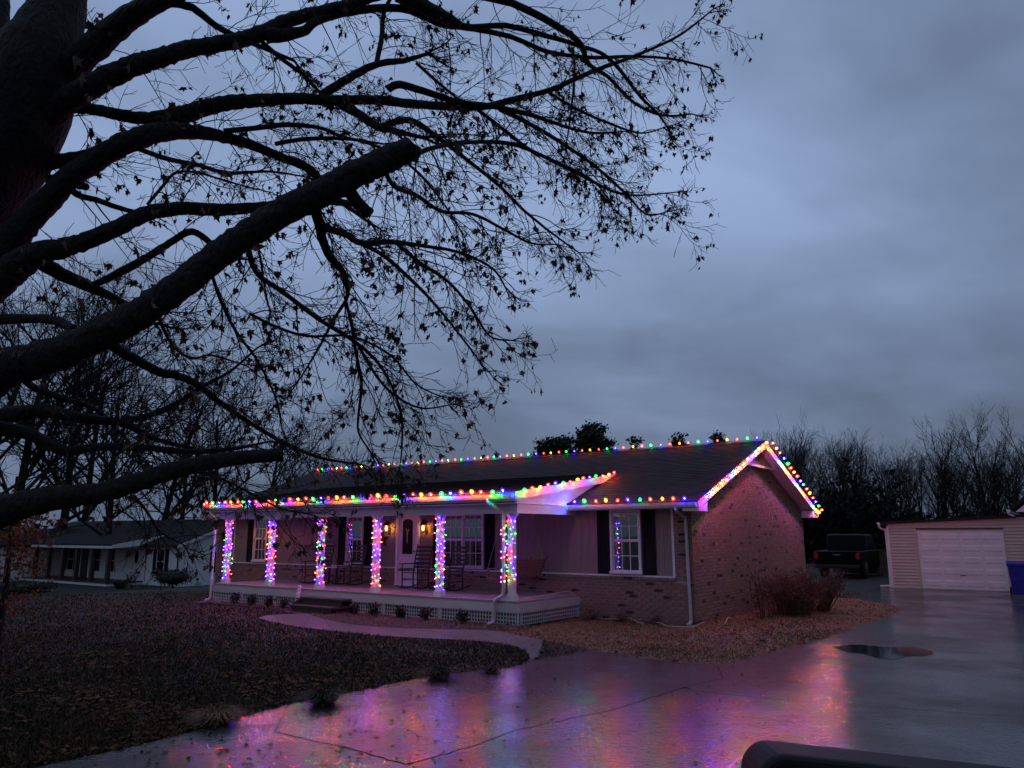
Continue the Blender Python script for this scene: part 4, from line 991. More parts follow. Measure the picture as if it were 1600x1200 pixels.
for u in (4.9, 7.1, 9.3, 11.4, 13.6, 15.8, 18.0, 20.5):
    w = MB(); w.hb(u - 0.13, u + 0.13, -2.35, -2.09, 0.25, NE - 0.26); w.hb(u - 0.17, u + 0.17, -2.39, -2.05, 0.2, 0.34); w.build('porch_post', M['stepwood'], nh)
w = MB(); w.hb(4.4, 17.2, -2.5, -0.0, -0.5, 0.16); w.build('porch_base', M['whitewall'], nh)
w = MB(); w.hb(4.35, 17.25, -2.55, -0.0, 0.165, 0.24); w.build('porch_deck', M['stepwood'], nh)
for k in range(4):
    w = MB(); w.hb(12.2 + 0 * k, 13.6, -2.55 - 0.3 * (k + 1), -2.55 - 0.3 * k + 0.02, -0.45, 0.10 - k * 0.14); w.build('step', M['skirt'], nh)
w = MB(); w.tube([h3(12.1, -2.5, 1.05), h3(12.1, -3.8, 0.5)], 0.025, 5); w.tube([h3(12.1, -3.8, -0.4), h3(12.1, -3.8, 0.5)], 0.025, 5); w.build('handrail', M['blackmetal'], nh)
def nwin(u0, u1, z0, z1, v=0.0, shut=True):
    w = MB(); w.hb(u0, u1, v - 0.05, v, z0, z0 + 0.06); w.hb(u0, u1, v - 0.05, v, z1 - 0.06, z1); w.hb(u0, u0 + 0.06, v - 0.05, v, z0 + .06, z1 - .06); w.hb(u1 - 0.06, u1, v - 0.05, v, z0 + .06, z1 - .06); w.hb(u0 + .06, u1 - .06, v - 0.045, v, (z0 + z1) / 2 - 0.03, (z0 + z1) / 2 + 0.03)
    W = w.build('window', M['trim'], nh)
    MB().hb(u0 + .06, u1 - .06, v - 0.02, v - 0.004, z0 + .06, z1 - .06).build('pane', M['truck'], W)
    if shut:
        for a, b in ((u0 - 0.45, u0 - 0.04), (u1 + 0.04, u1 + 0.45)): MB().hb(a, b, v - 0.04, v - 0.002, z0, z1).build('shutter', M['shutter'], nh)
nwin(1.75, 2.75, 0.75, 2.45)
nwin(8.3, 9.2, 0.7, 2.4, shut=False); nwin(10.4, 11.3, 0.7, 2.4, shut=False); nwin(14.5, 15.5, 0.7, 2.4, shut=True)
MB().hb(12.3, 13.3, -0.06, 0.0, 0.25, 2.4).build('front_door', M['stepwood'], nh)
w = MB(); el = [(0.34 * math.cos(R(a)), 0.55 * math.sin(R(a))) for a in range(0, 360, 20)]
w.extrude([h3(5.3 + x, 0, 1.85 + z) for x, z in el], (-0.06, 0, 0)); ovw = w.build('oval_window', M['trim'], nh)
MB().extrude([h3(5.3 + x * 0.75, -0.061, 1.85 + z * 0.8) for x, z in el], (-0.01, 0, 0)).build('pane', M['truck'], ovw)
# gable-end window (seen beside the lit porch post)
w = MB(); w.box((2.75, -0.05, 0.85), (3.65, 0.0, 2.25)); gwn = w.build('window', M['trim'], nh)
w = MB(); w.box((2.82, -0.056, 0.92), (3.58, -0.051, 1.52)); w.box((2.82, -0.056, 1.58), (3.58, -0.051, 2.18)); w.build('pane', M['truck'], gwn)
for a in (2.28, 3.7): MB().box((a, -0.045, 0.85), (a + 0.42, -0.001, 2.25)).build('shutter', M['shutter'], nh)
MB().box((1.3, -0.02, 0.05), (1.7, -0.0, 0.25)).build('foundation_vent', M['skirt'], nh)
# left wing gable facing forward
w = MB(); w.hb(16.6, 22.6, -4.6, 0.0, -0.5, NE - 0.1); w.extrude([h3(16.6, -4.6, NE - 0.1), h3(22.6, -4.6, NE - 0.1), h3(19.6, -4.6, NE + 1.0)], (4.6, 0, 0)); w.build('wing_wall', M['whitewall'], nh)
w = MB(); w.extrude([h3(16.2, -4.9, NE - 0.12), h3(19.6, -4.9, NE + 1.16), h3(23.0, -4.9, NE - 0.12), h3(23.0, -4.9, NE - 0.24), h3(19.6, -4.9, NE + 1.02), h3(16.2, -4.9, NE - 0.24)], (8.5, 0, 0)); w.build('wing_roof', M['shingle'], nh)
for s in (16.2, 23.0):
    w = MB(); w.extrude([h3(s, -4.92, NE - 0.13), h3(19.6, -4.92, NE + 1.14), h3(19.6, -4.92, NE + 0.96), h3(s, -4.92, NE - 0.32)], (-0.02, 0, 0)); w.build('rake_board', M['trim'], nh)
# chimney-like vent box behind the ridge
w = MB(); w.hb(2.2, 4.8, NW / 2 + 2, NW / 2 + 4, 2.0, nroof(NW / 2) + 0.28); w.build('rear_dormer', M['trim'], nh)
# its shrubs
def round_shrub(px, py, w_, h_, label, seed, z=-1.46, name='round_shrub', stem=0.0):
    x, y = gp(px, py, z); t = tag(empty(name, (x, y, z)), label, 'shrub', 'clipped shrubs by the white house'); rng = random.Random(seed)
    m = MB(); foliage_ball(m, (0, 0, stem + h_ / 2), (w_ / 2, w_ / 2, h_ / 2), 1500, rng, 0.07, 0.6); m.build('foliage', M['shrub'], t, tint=True)
    m = MB(); m.tube([(0, 0, 0), (0, 0, stem + h_ * 0.6)], 0.06, 6); m.lathe([(w_ * .2, stem + h_ * .18), (w_ * .40, stem + h_ * .42), (w_ * .40, stem + h_ * .6), (w_ * .2, stem + h_ * .84)], 12); m.build('stem', M['shrub'], t, smooth=True)
round_shrub(269, 921, 2.4, 1.05, 'wide rounded dark shrub below the shuttered window of the white house', 31, stem=0.22)
round_shrub(188, 920, 0.75, 0.5, 'small round dark shrub beside the white house porch', 32)
round_shrub(45, 925, 2.9, 0.62, 'low spreading hedge by the steps of the white house', 33)
round_shrub(8, 929, 1.6, 0.4, 'low hedge at the left edge before the white house', 34)
x, y = gp(205, 921, -1.46); t = tag(empty('small_sapling', (x, y, -1.46)), 'spindly sapling in front of the white house wall under the oval window', 'plant'); rng = random.Random(9)
m = MB()
for k in range(14):
    a = rng.uniform(0, 6.28); m.tube([(0, 0, 0), (0.15 * math.cos(a), 0.15 * math.sin(a), 0.5), (0.42 * math.cos(a), 0.42 * math.sin(a), rng.uniform(0.7, 1.15))], [0.012, 0.01, 0.006], 3)
m.build('stems', M['twig'], t); m = MB(); foliage_ball(m, (0, 0, 0.75), (0.42, 0.42, 0.35), 130, rng, 0.05, 0.2); m.build('foliage', M['shrub'], t, tint=True)

# rust-leaved young tree at the left edge
x, y = at(12, 850, 12.0).x, at(12, 850, 12.0).y
t = tag(empty('rust_leaved_tree', (x, y, gz(x, y))), 'young tree holding rust-orange dead leaves at the left edge', 'tree'); rng = random.Random(77)
tw = MB(); lf = MB()
tw.tube([(0, 0, -0.1), (0.05, 0, 1.2), (0.02, 0, 2.9)], [0.06, 0.05, 0.02], 7)
for k in range(26):
    z = rng.uniform(0.75, 2.6); a = rng.uniform(0, 6.28); L_ = rng.uniform(0.4, 0.8) * (1.15 - 0.25 * z / 2.6)
    e_ = V((L_ * math.cos(a), L_ * math.sin(a), z + rng.uniform(-0.25, 0.15))); tw.tube([(0.03, 0, z), e_ * 0.5 + V((0, 0, z * 0.5 + 0.06)), e_], [0.012, 0.008, 0.004], 4, cap=False)
    for j in range(46):
        q = V((0.03, 0, z)).lerp(e_, rng.uniform(0.25, 1.05)) + V((rng.gauss(0, .1), rng.gauss(0, .1), rng.gauss(0, .09)))
        put_leaf(lf, q, rng.uniform(0.05, 0.095), rng)
tw.build('trunk', M['twig'], t); tag(lf.build('foliage', M['oakleaf'], t, tint=True), kind='stuff')

# ------------------------------------------------------------------ beds: plants, bush, stones, cords
spots = [(12.75, 'leftmost low dark plant in the bed along the porch lattice'), (11.95, 'second low dark plant from the left in the porch bed'), (11.2, 'third low dark plant from the left in the porch bed'), (10.5, 'low dark plant just left of the striped stake'), (9.98, 'low dark plant tucked against the left side of the steps'),
         (7.75, 'low dark plant nearest the right side of the steps'), (7.1, 'second low dark plant right of the steps'), (6.2, 'third low dark plant right of the steps'), (5.4, 'fourth low dark plant right of the steps'), (4.25, 'rightmost low dark plant, by the porch downspout')]
for i, (u, lb) in enumerate(spots):
    p = hw(u, -2.93 + rb.uniform(-0.06, 0.04)); t = tag(empty('bedding_plant', (p.x, p.y, 0.005), rb.uniform(0, 6)), lb, 'plant', 'low dark plants in the porch bed'); rng = random.Random(500 + i)
    s = rng.uniform(0.85, 1.1); m = MB(); foliage_ball(m, (0, 0, 0.17 * s), (0.17 * s, 0.17 * s, 0.16 * s), 260, rng, 0.035, 0.25)
    m.build('foliage', M['shrub'], t, tint=True); m = MB()
    for k in range(8):
        a = rng.uniform(0, 6.28); m.tube([(0, 0, 0), (0.10 * math.cos(a), 0.10 * math.sin(a), 0.2)], [0.006, 0.003], 3)
    m.build('stems', M['twig'], t)
def twig_bush(u, v, w_, h_, n, label, seed, name='bare_bush'):
    p = hw(u, v); t = tag(empty(name, (p.x, p.y, 0.0)), label, 'bush', 'bare reddish bushes by the gable wall'); rng = random.Random(seed); m = MB(); tips = MB()
    for k in range(n):
        a = rng.uniform(0, 6.28); sp = rng.random() ** 0.6; b = V((0.25 * w_ * sp * math.cos(a), 0.25 * w_ * sp * math.sin(a), 0)); e_ = V((w_ / 2 * sp * math.cos(a), w_ / 2 * sp * math.sin(a), h_ * rng.uniform(0.45, 1.05) * (1 - 0.3 * sp)))
        mid = b.lerp(e_, 0.5) + V((rng.gauss(0, .05), rng.gauss(0, .05), h_ * 0.08)); m.ct = rng.random(); m.tube([b, mid, e_], [0.013, 0.009, 0.004], 4, cap=False)
        for j in range(11):
            f = rng.uniform(0.35, 1); q = (b.lerp(mid, f * 2) if f < .5 else mid.lerp(e_, f * 2 - 1)); d = V((rng.gauss(0, 1), rng.gauss(0, 1), rng.gauss(0.6, 0.8))).normalized() * rng.uniform(0.12, 0.32)
            m.ct = rng.random(); m.tube([q, q + d * 0.6, q + d + V((0, 0, 0.03))], [0.005, 0.004, 0.0025], 3, cap=False)
            for i_ in range(2):
                tips.ct = rng.random(); r_ = q + d * rng.uniform(0.5, 1.1); s = rng.uniform(0.012, 0.03); aa = V((rng.gauss(0, 1), rng.gauss(0, 1), rng.gauss(0, 1))).normalized(); bb = aa.orthogonal().normalized(); tips.add([r_ - bb * s, r_ + aa.cross(bb) * s * .6, r_ + bb * s, r_ - aa.cross(bb) * s * .6], [(0, 1, 2, 3)])
    m.build('branches', M['redbush'], t, tint=True); tag(tips.build('leaflets', M['redbush'], t, tint=True), kind='stuff')
twig_bush(-1.2, 4.7, 2.1, 1.2, 120, 'dense reddish leafless bush at the far end of the brick gable wall', 61)
twig_bush(-1.15, 3.3, 1.7, 1.1, 85, 'reddish leafless bush in the middle of the brick gable wall', 62)
twig_bush(-0.85, 2.2, 0.8, 1.2, 10, 'thin sparse bush with few stems nearest the gable corner', 63)
for k, (u, v, s) in enumerate(((1.6, -0.45, 0.30), (2.35, -0.5, 0.36), (0.75, -0.4, 0.26))):
    p = hw(u, v); t = tag(empty('low_bare_shrub', (p.x, p.y, 0.004)), ['small dead shrub below the shuttered window by the corner', 'small dead shrub beside the right end of the porch', 'tiny dead shrub next to the corner downspout'][k], 'shrub', 'small dead shrubs along the brick front'); rng = random.Random(80 + k); m = MB()
    for j in range(70):
        d = V((rng.gauss(0, 1), rng.gauss(0, 1), abs(rng.gauss(0.5, .5)))).normalized() * s * rng.uniform(.6, 1.1); m.ct = rng.random(); m.tube([(0, 0, 0), d * .5, d + V((0, 0, -.03))], [.006, .004, .002], 3, cap=False)
    m.build('branches', M['redbush'], t, tint=True); m = MB(); foliage_ball(m, (0, 0, s * 0.5), (s * .8, s * .8, s * .5), 90, rng, 0.022, 0.2); m.build('foliage', M['redbush'], t, tint=True)
for k, (u, v, a, sz, lb) in enumerate(((13.5, -3.1, 0.3, (0.34, 0.22, 0.10), 'flat dark stone at the left end of the porch bed'), (13.75, -3.3, 1.2, (0.42, 0.2, 0.08), 'long dark stone farthest left of the porch bed'), (13.15, -3.2, 0.8, (0.22, 0.18, 0.09), 'small dark stone nearest the leftmost bed plant'))):
    m = MB(); m.lathe([(0.6, 0), (1.0, 0.25), (0.92, 0.7), (0.5, 1.0)], 7); o = m.build('stone', M['stone'], None, tuple(hw(u, v, 0.0)), (0, 0, a)); o.scale = (sz[0] * 0.6, sz[1] * 0.6, sz[2]); tag(o, lb, 'stone', 'stones at the end of the porch bed')
def cord(pts, label, r=0.010):
    w = MB(); p = [tuple(hw(u, v, z)) for u, v, z in pts]; w.tube(smooth_poly(p, 5), r, 5); tag(w.build('extension_cord', M['cord'], smooth=True), label, 'cord', 'pale extension cords')
cord([(0.9, -0.35, 0.02), (0.6, -0.55, 0.06), (0.35, -0.7, 0.02), (0.1, -0.6, 0.015), (-0.15, -0.55, 0.02), (-0.3, -0.3, 0.10), (-0.25, -0.05, 0.03)], 'pale cord lying at the foot of the corner downspout')
cord([(-0.55, 0.35, 0.02), (-0.5, 0.6, 0.09), (-0.4, 1.0, 0.10), (-0.35, 1.4, 0.02)], 'short loop of pale cord beside the gable wall')
cord([(2.3, -0.3, 0.02), (1.8, -0.25, 0.04), (1.5, -0.3, 0.09), (1.2, -0.4, 0.02), (1.0, -0.5, 0.015)], 'pale cord below the window near the small dead shrubs')
cord([(3.3, -2.0, FL + 0.02), (3.15, -1.2, FL + 0.05), (3.02, -0.6, FL + 0.10), (2.98, -0.3, FL + 0.02), (2.97, -0.15, 0.25), (2.85, -0.3, 0.03)], 'pale cord running over the right end of the porch deck')
def tuft(px, py, s, n, label, seed, mat='grass'):
    x, y = gp(px, py); rng = random.Random(seed); m = MB()
    for k in range(n):
        a = rng.uniform(0, 6.28); r0 = rng.random() ** .5 * s * 0.4; b = V((r0 * math.cos(a), r0 * math.sin(a), 0)); o_ = V((math.cos(a), math.sin(a), 0)) * s * rng.uniform(.2, 1.5); h_ = s * rng.uniform(.25, .85); wd = V((-math.sin(a), math.cos(a), 0)) * 0.006
        m.ct = rng.random(); m.add([b - wd, b + wd, b + o_ * .4 + V((0, 0, h_ * .8)) + wd * .7, b + o_ * .4 + V((0, 0, h_ * .8)) - wd * .7, b + o_ + V((0, 0, h_ * .65))], [(0, 1, 2, 3), (3, 2, 4)])
    tag(m.build('grass_clump', M[mat], None, (x, y, 0.0), tint=True), label, 'grass clump', 'grass clumps along the drive edge', kind=None)
tuft(686, 1062, 0.26, 420, 'shaggy green grass clump at the drive edge nearest the walkway', 71)
tuft(505, 1102, 0.26, 420, 'shaggy green grass clump in the middle of the drive edge', 72)
tuft(338, 1132, 0.24, 700, 'rounded brown grass clump at the drive edge nearest the camera', 73, 'deadgrass')
tuft(768, 1052, 0.16, 200, 'small green grass clump by the curve of the walkway', 74)

# ------------------------------------------------------------------ garage
G0 = (-1.34, 15.64)
ga = tag(empty('garage', tuple(hw(*G0, 0)), TH), 'beige vinyl-sided garage with a white panelled roll-up door', 'garage')
def gtop(u): return 2.28 + (-u) * 0.043
w = MB(); w.extrude([h3(-0.0, 0.03, -0.1), h3(-5.6, 0.03, -0.1), h3(-5.6, 0.03, 2.5), h3(-0.0, 0.03, 2.26)], (5.97, 0, 0)); w.build('wall', M['fence'], ga)
z = 0.0; k = 0
while z < 2.40:
    for (a, b) in (((-0.92, -0.0), (-5.6, -3.70)) if z < 2.09 else ((-5.6, -0.0),)):
        zz1 = z + 0.112
        a2 = a
        if z + 0.112 > gtop(b) - 0.0: 
            b2 = -max(0.0, (z + 0.112 - 2.28) / 0.043); 
            if b2 - a2 < 0.2: continue
        else: b2 = b
        s = MB(); s.extrude([h3(a2, 0.029, z + 0.006), h3(a2, -0.026, z), h3(a2, -0.026, z + 0.018), h3(a2, 0.004, zz1), h3(a2, 0.029, zz1)], (0, b2 - a2, 0)); s.build('siding_board', M['vinyl'], ga)
    z += 0.115
MB().hb(-0.0, 0.07, -0.02, 0.05, 0.0, 2.26).build('corner_trim', M['trim'], ga)
MB().hb(-0.0, 0.03, 0.05, 6.0, 0.0, 2.26).build('side_wall', M['vinyl'], ga)
w = MB(); w.hb(-0.96, -0.90, -0.035, 0.05, 0, 2.12); w.hb(-3.74, -3.68, -0.035, 0.05, 0, 2.12); w.hb(-3.68, -0.96, -0.035, 0.05, 2.08, 2.12); w.build('door_frame', M['vinyl'], ga)
gd = MB().hb(-3.68, -0.96, 0.005, 0.029, 0.0, 2.08).build('garage_door', M['gdoor'], ga)
for r_ in range(5):
    z0 = 0.012 + r_ * 0.414
    sc_ = MB().hb(-3.675, -0.965, -0.012, 0.004, z0, z0 + 0.405).build('door_section', M['gdoor'], gd)
    for c in range(4):
        u1 = -1.06 - c * 0.66; u0 = u1 - 0.56
        w = MB(); za, zb = z0 + 0.09, z0 + 0.315
        # raised panel with bevelled rim
        vs = [h3(u0, -0.0125, za), h3(u1, -0.0125, za), h3(u1, -0.0125, zb), h3(u0, -0.0125, zb), h3(u0 + .035, -0.026, za + .035), h3(u1 - .035, -0.026, za + .035), h3(u1 - .035, -0.026, zb - .035), h3(u0 + .035, -0.026, zb - .035)]
        w.add(vs, [(4, 5, 6, 7), (0, 1, 5, 4), (1, 2, 6, 5), (2, 3, 7, 6), (3, 0, 4, 7)]); w.build('panel', M['gdoor'], gd)
MB().hb(-2.42, -2.22, -0.04, -0.026, 0.5, 0.53).build('handle', M['chrome'], gd)
w = MB(); w.extrude([h3(0.25, -0.2, 2.34), h3(-5.6, -0.2, 2.60), h3(-5.6, -0.2, 2.70), h3(0.25, -0.2, 2.42)], (6.4, 0, 0)); w.build('roof', M['shingle'], ga)
w = MB(); w.extrude([h3(0.02, -0.0, 2.15), h3(-5.6, -0.0, 2.38), h3(-5.6, -0.0, 2.598), h3(0.02, -0.0, 2.348)], (-0.03, 0, 0)); w.build('rake_board', M['vinyl'], ga)
w = MB(); w.extrude([h3(0.25 + a, -0.2, 2.30 + b) for a, b in [(0, 0), (0.08, 0), (0.12, 0.10), (0, 0.10)]], (6.4, 0, 0)); w.build('gutter', M['trim'], ga)
w = MB(); w.tube(smooth_poly([h3(0.30, -0.12, 2.30), h3(0.28, -0.10, 2.20), h3(0.13, -0.02, 2.10), h3(0.11, 0.0, 2.0), h3(0.11, 0.0, 0.12), h3(0.16, -0.05, 0.06), h3(0.45, -0.1, 0.04)], 3), 0.038, 6); w.build('downspout', M['trim'], ga)
# taller section at the right edge
w = MB(); w.extrude([h3(-4.13, -0.25, 2.72), h3(-9.5, -0.25, 2.72), h3(-9.5, -0.25, 5.4), h3(-7.3, -0.25, 5.38)], (0.03, 0, 0)); w.build('tall_gable_wall', M['trim'], ga)
w = MB(); w.extrude([h3(-4.02, -0.3, 2.76), h3(-7.3, -0.3, 5.48), h3(-7.3, -0.3, 5.58), h3(-3.97, -0.3, 2.86)], (6, 0, 0)); w.build('tall_roof', M['shingle'], ga)
w = MB(); w.extrude([h3(-3.99 + a, -0.3, 2.70 + b) for a, b in [(0, 0), (0.09, 0), (0.13, 0.10), (0, 0.10)]], (6, 0, 0)); w.build('gutter', M['trim'], ga)
w = MB(); w.tube(smooth_poly([h3(-3.95, -0.24, 2.70), h3(-3.98, -0.2, 2.62), h3(-4.3, -0.1, 2.50), h3(-4.45, -0.08, 2.4), h3(-4.45, -0.08, 0.1)], 3), 0.038, 6); w.build('downspout', M['trim'], ga)
# recycling bin
x, y = gp(1597, 931); t = tag(empty('wheeled_bin', (x, y, 0.004), TH + R(4)), 'blue plastic wheeled bin standing before the garage at the right edge', 'bin')
w = MB(); a = 0.24; b = 0.31
w.add([(-a, -a, 0.03), (a, -a, 0.03), (a, a, 0.03), (-a, a, 0.03), (-b, -b, 0.98), (b, -b, 0.98), (b, b, 0.98), (-b, b, 0.98)], [(3, 2, 1, 0), (4, 5, 6, 7), (0, 1, 5, 4), (1, 2, 6, 5), (2, 3, 7, 6), (3, 0, 4, 7)])
bevel(w.build('body', M['bin'], t), 0.03, 3)
w = MB(); w.box((-b - 0.03, -b - 0.03, 0.94), (b + 0.03, b + 0.03, 0.99)); bevel(w.build('rim', M['bin'], t), 0.015)
w = MB(); w.extrude([(-b - 0.035, -b - 0.03, 0.992), (b + 0.05, -b - 0.03, 0.992), (b + 0.05, -b - 0.03, 1.05), (0, -b - 0.03, 1.10), (-b - 0.035, -b - 0.03, 1.03)], (0, 2 * b + 0.06, 0)); bevel(w.build('lid', M['bin'], t), 0.02)
MB().box((-b + 0.03, -0.2, 0.52), (-b + 0.055, 0.2, 0.60)).build('embossed_band', M['bin'], t)
for s in (-1, 1): MB().lathe([(0.11, -0.03), (0.13, -0.02), (0.13, 0.02), (0.11, 0.03)], 14).build('wheel', M['tyre'], t, (a - 0.02, s * 0.28, 0.13), (R(90), 0, 0))
MB().tube([(b + 0.02, -0.25, 0.93), (b + 0.1, -0.25, 0.97), (b + 0.1, 0.25, 0.97), (b + 0.02, 0.25, 0.93)], 0.014, 6).build('handle', M['bin'], t)

# ------------------------------------------------------------------ pickup truck behind the house
tr = tag(empty('pickup_truck', (14.55, 35.3, 0), TH), 'black crew-cab pickup truck parked behind the brick house, tail toward us', 'truck')
def xsec(pts, half, name, mat, par=tr, bw=0.03):
    w = MB(); w.extrude([(x, -half, z) for x, z in pts], (0, 2 * half, 0)); o = w.build(name, mat, par); bevel(o, bw, 2); return o
xsec([(0.06, 0.55), (5.6, 0.50), (5.75, 0.75), (5.7, 1.05), (5.3, 1.18), (4.2, 1.22), (1.9, 1.22), (0.06, 1.20)], 0.98, 'body', M['truck'])
cb = xsec([(1.75, 1.18), (4.55, 1.18), (3.75, 1.88), (3.4, 1.95), (2.1, 1.95), (1.95, 1.90)], 0.84, 'cab', M['truck'], bw=0.07)
w = MB(); w.add([(1.77, -0.70, 1.28), (1.77, 0.70, 1.28), (1.905, 0.62, 1.80), (1.905, -0.62, 1.80)], [(0, 1, 2, 3)]); w.build('rear_window', M['truck'], tr, (-0.012, 0, 0))
MB().box((0.0, -0.80, 0.62), (0.055, 0.80, 1.19)).build('tailgate', M['truck'], tr)
MB().box((-0.006, -0.17, 1.02), (-0.001, 0.17, 1.08)).build('tailgate_lettering', M['chrome'], tr)
for s in (-1, 1):
    MB().box((-0.005, s * 0.82, 0.86), (0.09, s * 0.965, 1.16)).build('tail_light', M['tail'], tr)
    MB().box((-0.006, s * 0.80, 0.98), (0.05, s * 0.815, 1.05)).build('reverse_lamp', M['chrome'], tr)
    for x in (1.15, 4.75):
        o = MB().lathe([(0.30, -0.14), (0.39, -0.12), (0.40, 0.0), (0.39, 0.12), (0.30, 0.14)], 20).build('wheel', M['tyre'], tr, (x, s * 0.86, 0.40), (R(90), 0, 0), smooth=False)
        MB().lathe([(0.05, -0.155), (0.24, -0.145), (0.26, -0.10)], 14).build('rim', M['chrome'], o, (0, 0, 0), (0, 0 if s > 0 else R(180), 0))
    w = MB(); w.box((3.95, s * 0.98, 1.22), (4.1, s * 1.20, 1.45)); bevel(w.build('side_mirror', M['truck'], tr), 0.04)
w = MB(); w.box((-0.14, -0.95, 0.46), (0.02, 0.95, 0.62)); bevel(w.build('rear_bumper', M['blackmetal'], tr), 0.03)
MB().box((1.9, -0.70, 1.951), (2.0, 0.70, 1.965)).build('roof_trim', M['chrome'], tr)
# board fence behind the truck
fe = tag(empty('board_fence', tuple(hw(-5.4, 24.5, 0)), TH), 'weathered wooden board fence between the truck and garage', 'fence')
fb = MB(); fb.box((-0.01, 0, 0.05), (0.01, 0.135, 1.15)); fbm = fb.mesh('board', M['fence'])
for k in range(80): inst('board', fbm, fe, (rb.uniform(-0.004, 0.004), -3 + k * 0.142, rb.uniform(-0.02, 0.02)))
for z_ in (0.3, 0.9): MB().box((0.011, -3, z_), (0.05, 8.3, z_ + 0.09)).build('rail', M['fence'], fe)
for k in range(5): MB().box((0.051, -3 + k * 2.7, 0), (0.14, -2.91 + k * 2.7, 1.2)).build('post', M['fence'], fe)

# ------------------------------------------------------------------ big maple in the foreground
tree = tag(empty('maple_tree', (-5.35, 7.0, 0)), 'huge dark maple at left, two sawn-off limbs and last brown leaves overhead', 'tree')
TO = V((-5.35, 7.0, 0))
rm = random.Random(42)
def tpath(pts): return [at(px, py, d) for px, py, d in pts]
GUIDES = []   # (points, radii) used to spawn twigs
def limb(name, pts, thick, spawn=1.0, n=10, cutend=False, jit=0.05):
    ns = 9 if max(thick) > 30 else 5
    if ns == 9: n = 18
    p = smooth_poly([tuple(at(a, b, d)) for a, b, d in pts], ns); k = len(p)
    thick = [t * (0.80 if t > 16 and thick[0] > 30 and name == 'limb' and len(pts) not in (13, 9) else 1.0) for t in thick]
    th = smooth_poly([(t,) for t in thick], ns) if len(thick) == len(pts) else [(thick[0] + (thick[-1] - thick[0]) * i / (k - 1),) for i in range(k)]
    dep = smooth_poly([(d,) for _, _, d in pts], ns)
    P_ = [V(q) for q in p]; rad = [max(0.0025, th[i][0] / 2 / F * dep[i][0]) for i in range(k)]
    if rad[0] > 0.02:
        for i in range(1, k - 1): P_[i] += V((rm.gauss(0, 1), rm.gauss(0, 1), rm.gauss(0, 1))) * rad[i] * 0.045
    m = MB(); m.tube([q - TO for q in P_], rad, n if rad[0] > 0.03 else 6, cap=True, jit=0.065 if ns == 9 else (0.045 if rad[0] > 0.03 else 0.02), rng=rm)
    o = m.build(name, M['bark'] if rad[0] > 0.012 else M['twig'], tree, smooth=True)
    if spawn: GUIDES.append((P_, rad, spawn))
    return o
# trunk: from the ground, off the left edge, leaning in as it rises
tp = [V((-5.75, 7.1, -0.2)), V((-5.7, 7.0, 0.5)), V((-5.55, 6.9, 2.0)), V((-5.35, 6.75, 3.6)), at(-85, 330, 6.5), at(-8, 225, 6.4), at(52, 110, 6.4), at(84, 30, 6.5), at(112, -70, 6.7)]
tpd = smooth_poly([tuple(q) for q in tp], 5); rr = smooth_poly([(x,) for x in (0.72, 0.56, 0.48, 0.48, 0.50, 0.44, 0.36, 0.23, 0.18)], 5)
m = MB(); m.tube([V(q) - TO for q in tpd], [r_[0] for r_ in rr], 16, jit=0.05, rng=rm); m.build('trunk', M['bark'], tree, smooth=True)
limb('limb', [(-30, 210, 6.6), (2, 90, 6.8), (4, 0, 7.0), (10, -70, 7.2)], (60, 26, 26, 24), 0)
limb('limb', [(95, 120, 6.4), (150, 68, 6.3), (205, 25, 6.2), (262, -4, 6.2), (330, -30, 6.3)], (60, 52, 45, 36, 26), 0.5)
limb('limb', [(262, 4, 6.2), (300, 12, 6.3), (345, 45, 6.5), (400, 70, 6.8), (460, 95, 7.0)], (14, 12, 10, 8, 5), 1)
limb('limb', [(50, 210, 6.4), (105, 158, 6.3), (150, 130, 6.2), (205, 104, 6.2), (250, 90, 6.2), (300, 75, 6.3), (360, 66, 6.4), (410, 52, 6.5), (450, 32, 6.6), (540, 8, 6.8), (600, -10, 7.0)], (60, 48, 44, 40, 36, 32, 30, 30, 26, 20, 14), 0.8)
limb('limb', [(415, 55, 6.5), (470, 50, 6.6), (500, 30, 6.7), (560, 16, 6.9), (620, 13, 7.0), (655, 22, 7.1), (690, 38, 7.2), (740, 45, 7.4), (800, 58, 7.6), (860, 82, 7.8), (930, 90, 8.0), (985, 88, 8.2), (1050, 92, 8.3), (1110, 106, 8.4)], (26, 16, 14, 13, 12, 11, 10, 9, 8, 7, 6, 5, 4, 3), 1.0)
limb('limb', [(620, -10, 6.9), (660, 10, 7.0), (700, 30, 7.1), (730, 42, 7.2), (790, 40, 7.4), (850, 55, 7.6), (900, 70, 7.8), (950, 90, 8.0), (1000, 150, 8.2), (1030, 180, 8.3), (1046, 205, 8.3)], (26, 24, 20, 10, 9, 8, 7, 6, 5, 4, 2.5), 1.0)
limb('limb', [(735, -10, 7.2), (800, 5, 7.4), (860, 35, 7.6), (905, 66, 7.8), (920, 100, 7.9), (950, 120, 8.0), (990, 160, 8.2), (1035, 180, 8.2), (1080, 178, 8.3)], (14, 12, 11, 9, 7, 6, 5, 4, 2.5), 1.0)
limb('limb', [(60, 170, 6.5), (100, 165, 6.5), (150, 172, 6.5), (200, 182, 6.5), (255, 188, 6.5)], (36, 26, 22, 24, 24), 0.5)
limb('limb', [(235, 190, 6.5), (290, 178, 6.5), (345, 162, 6.5), (400, 157, 6.6), (455, 154, 6.7), (520, 157, 6.8), (590, 156, 6.9), (640, 162, 7.0), (700, 166, 7.2), (760, 166, 7.3), (800, 156, 7.5), (860, 140, 7.6), (930, 110, 7.8), (1000, 84, 8.0), (1060, 56, 8.1), (1108, 20, 8.2)], (34, 34, 30, 26, 22, 20, 18, 14, 12, 11, 10, 8, 7, 5, 4, 2.5), 1.0)
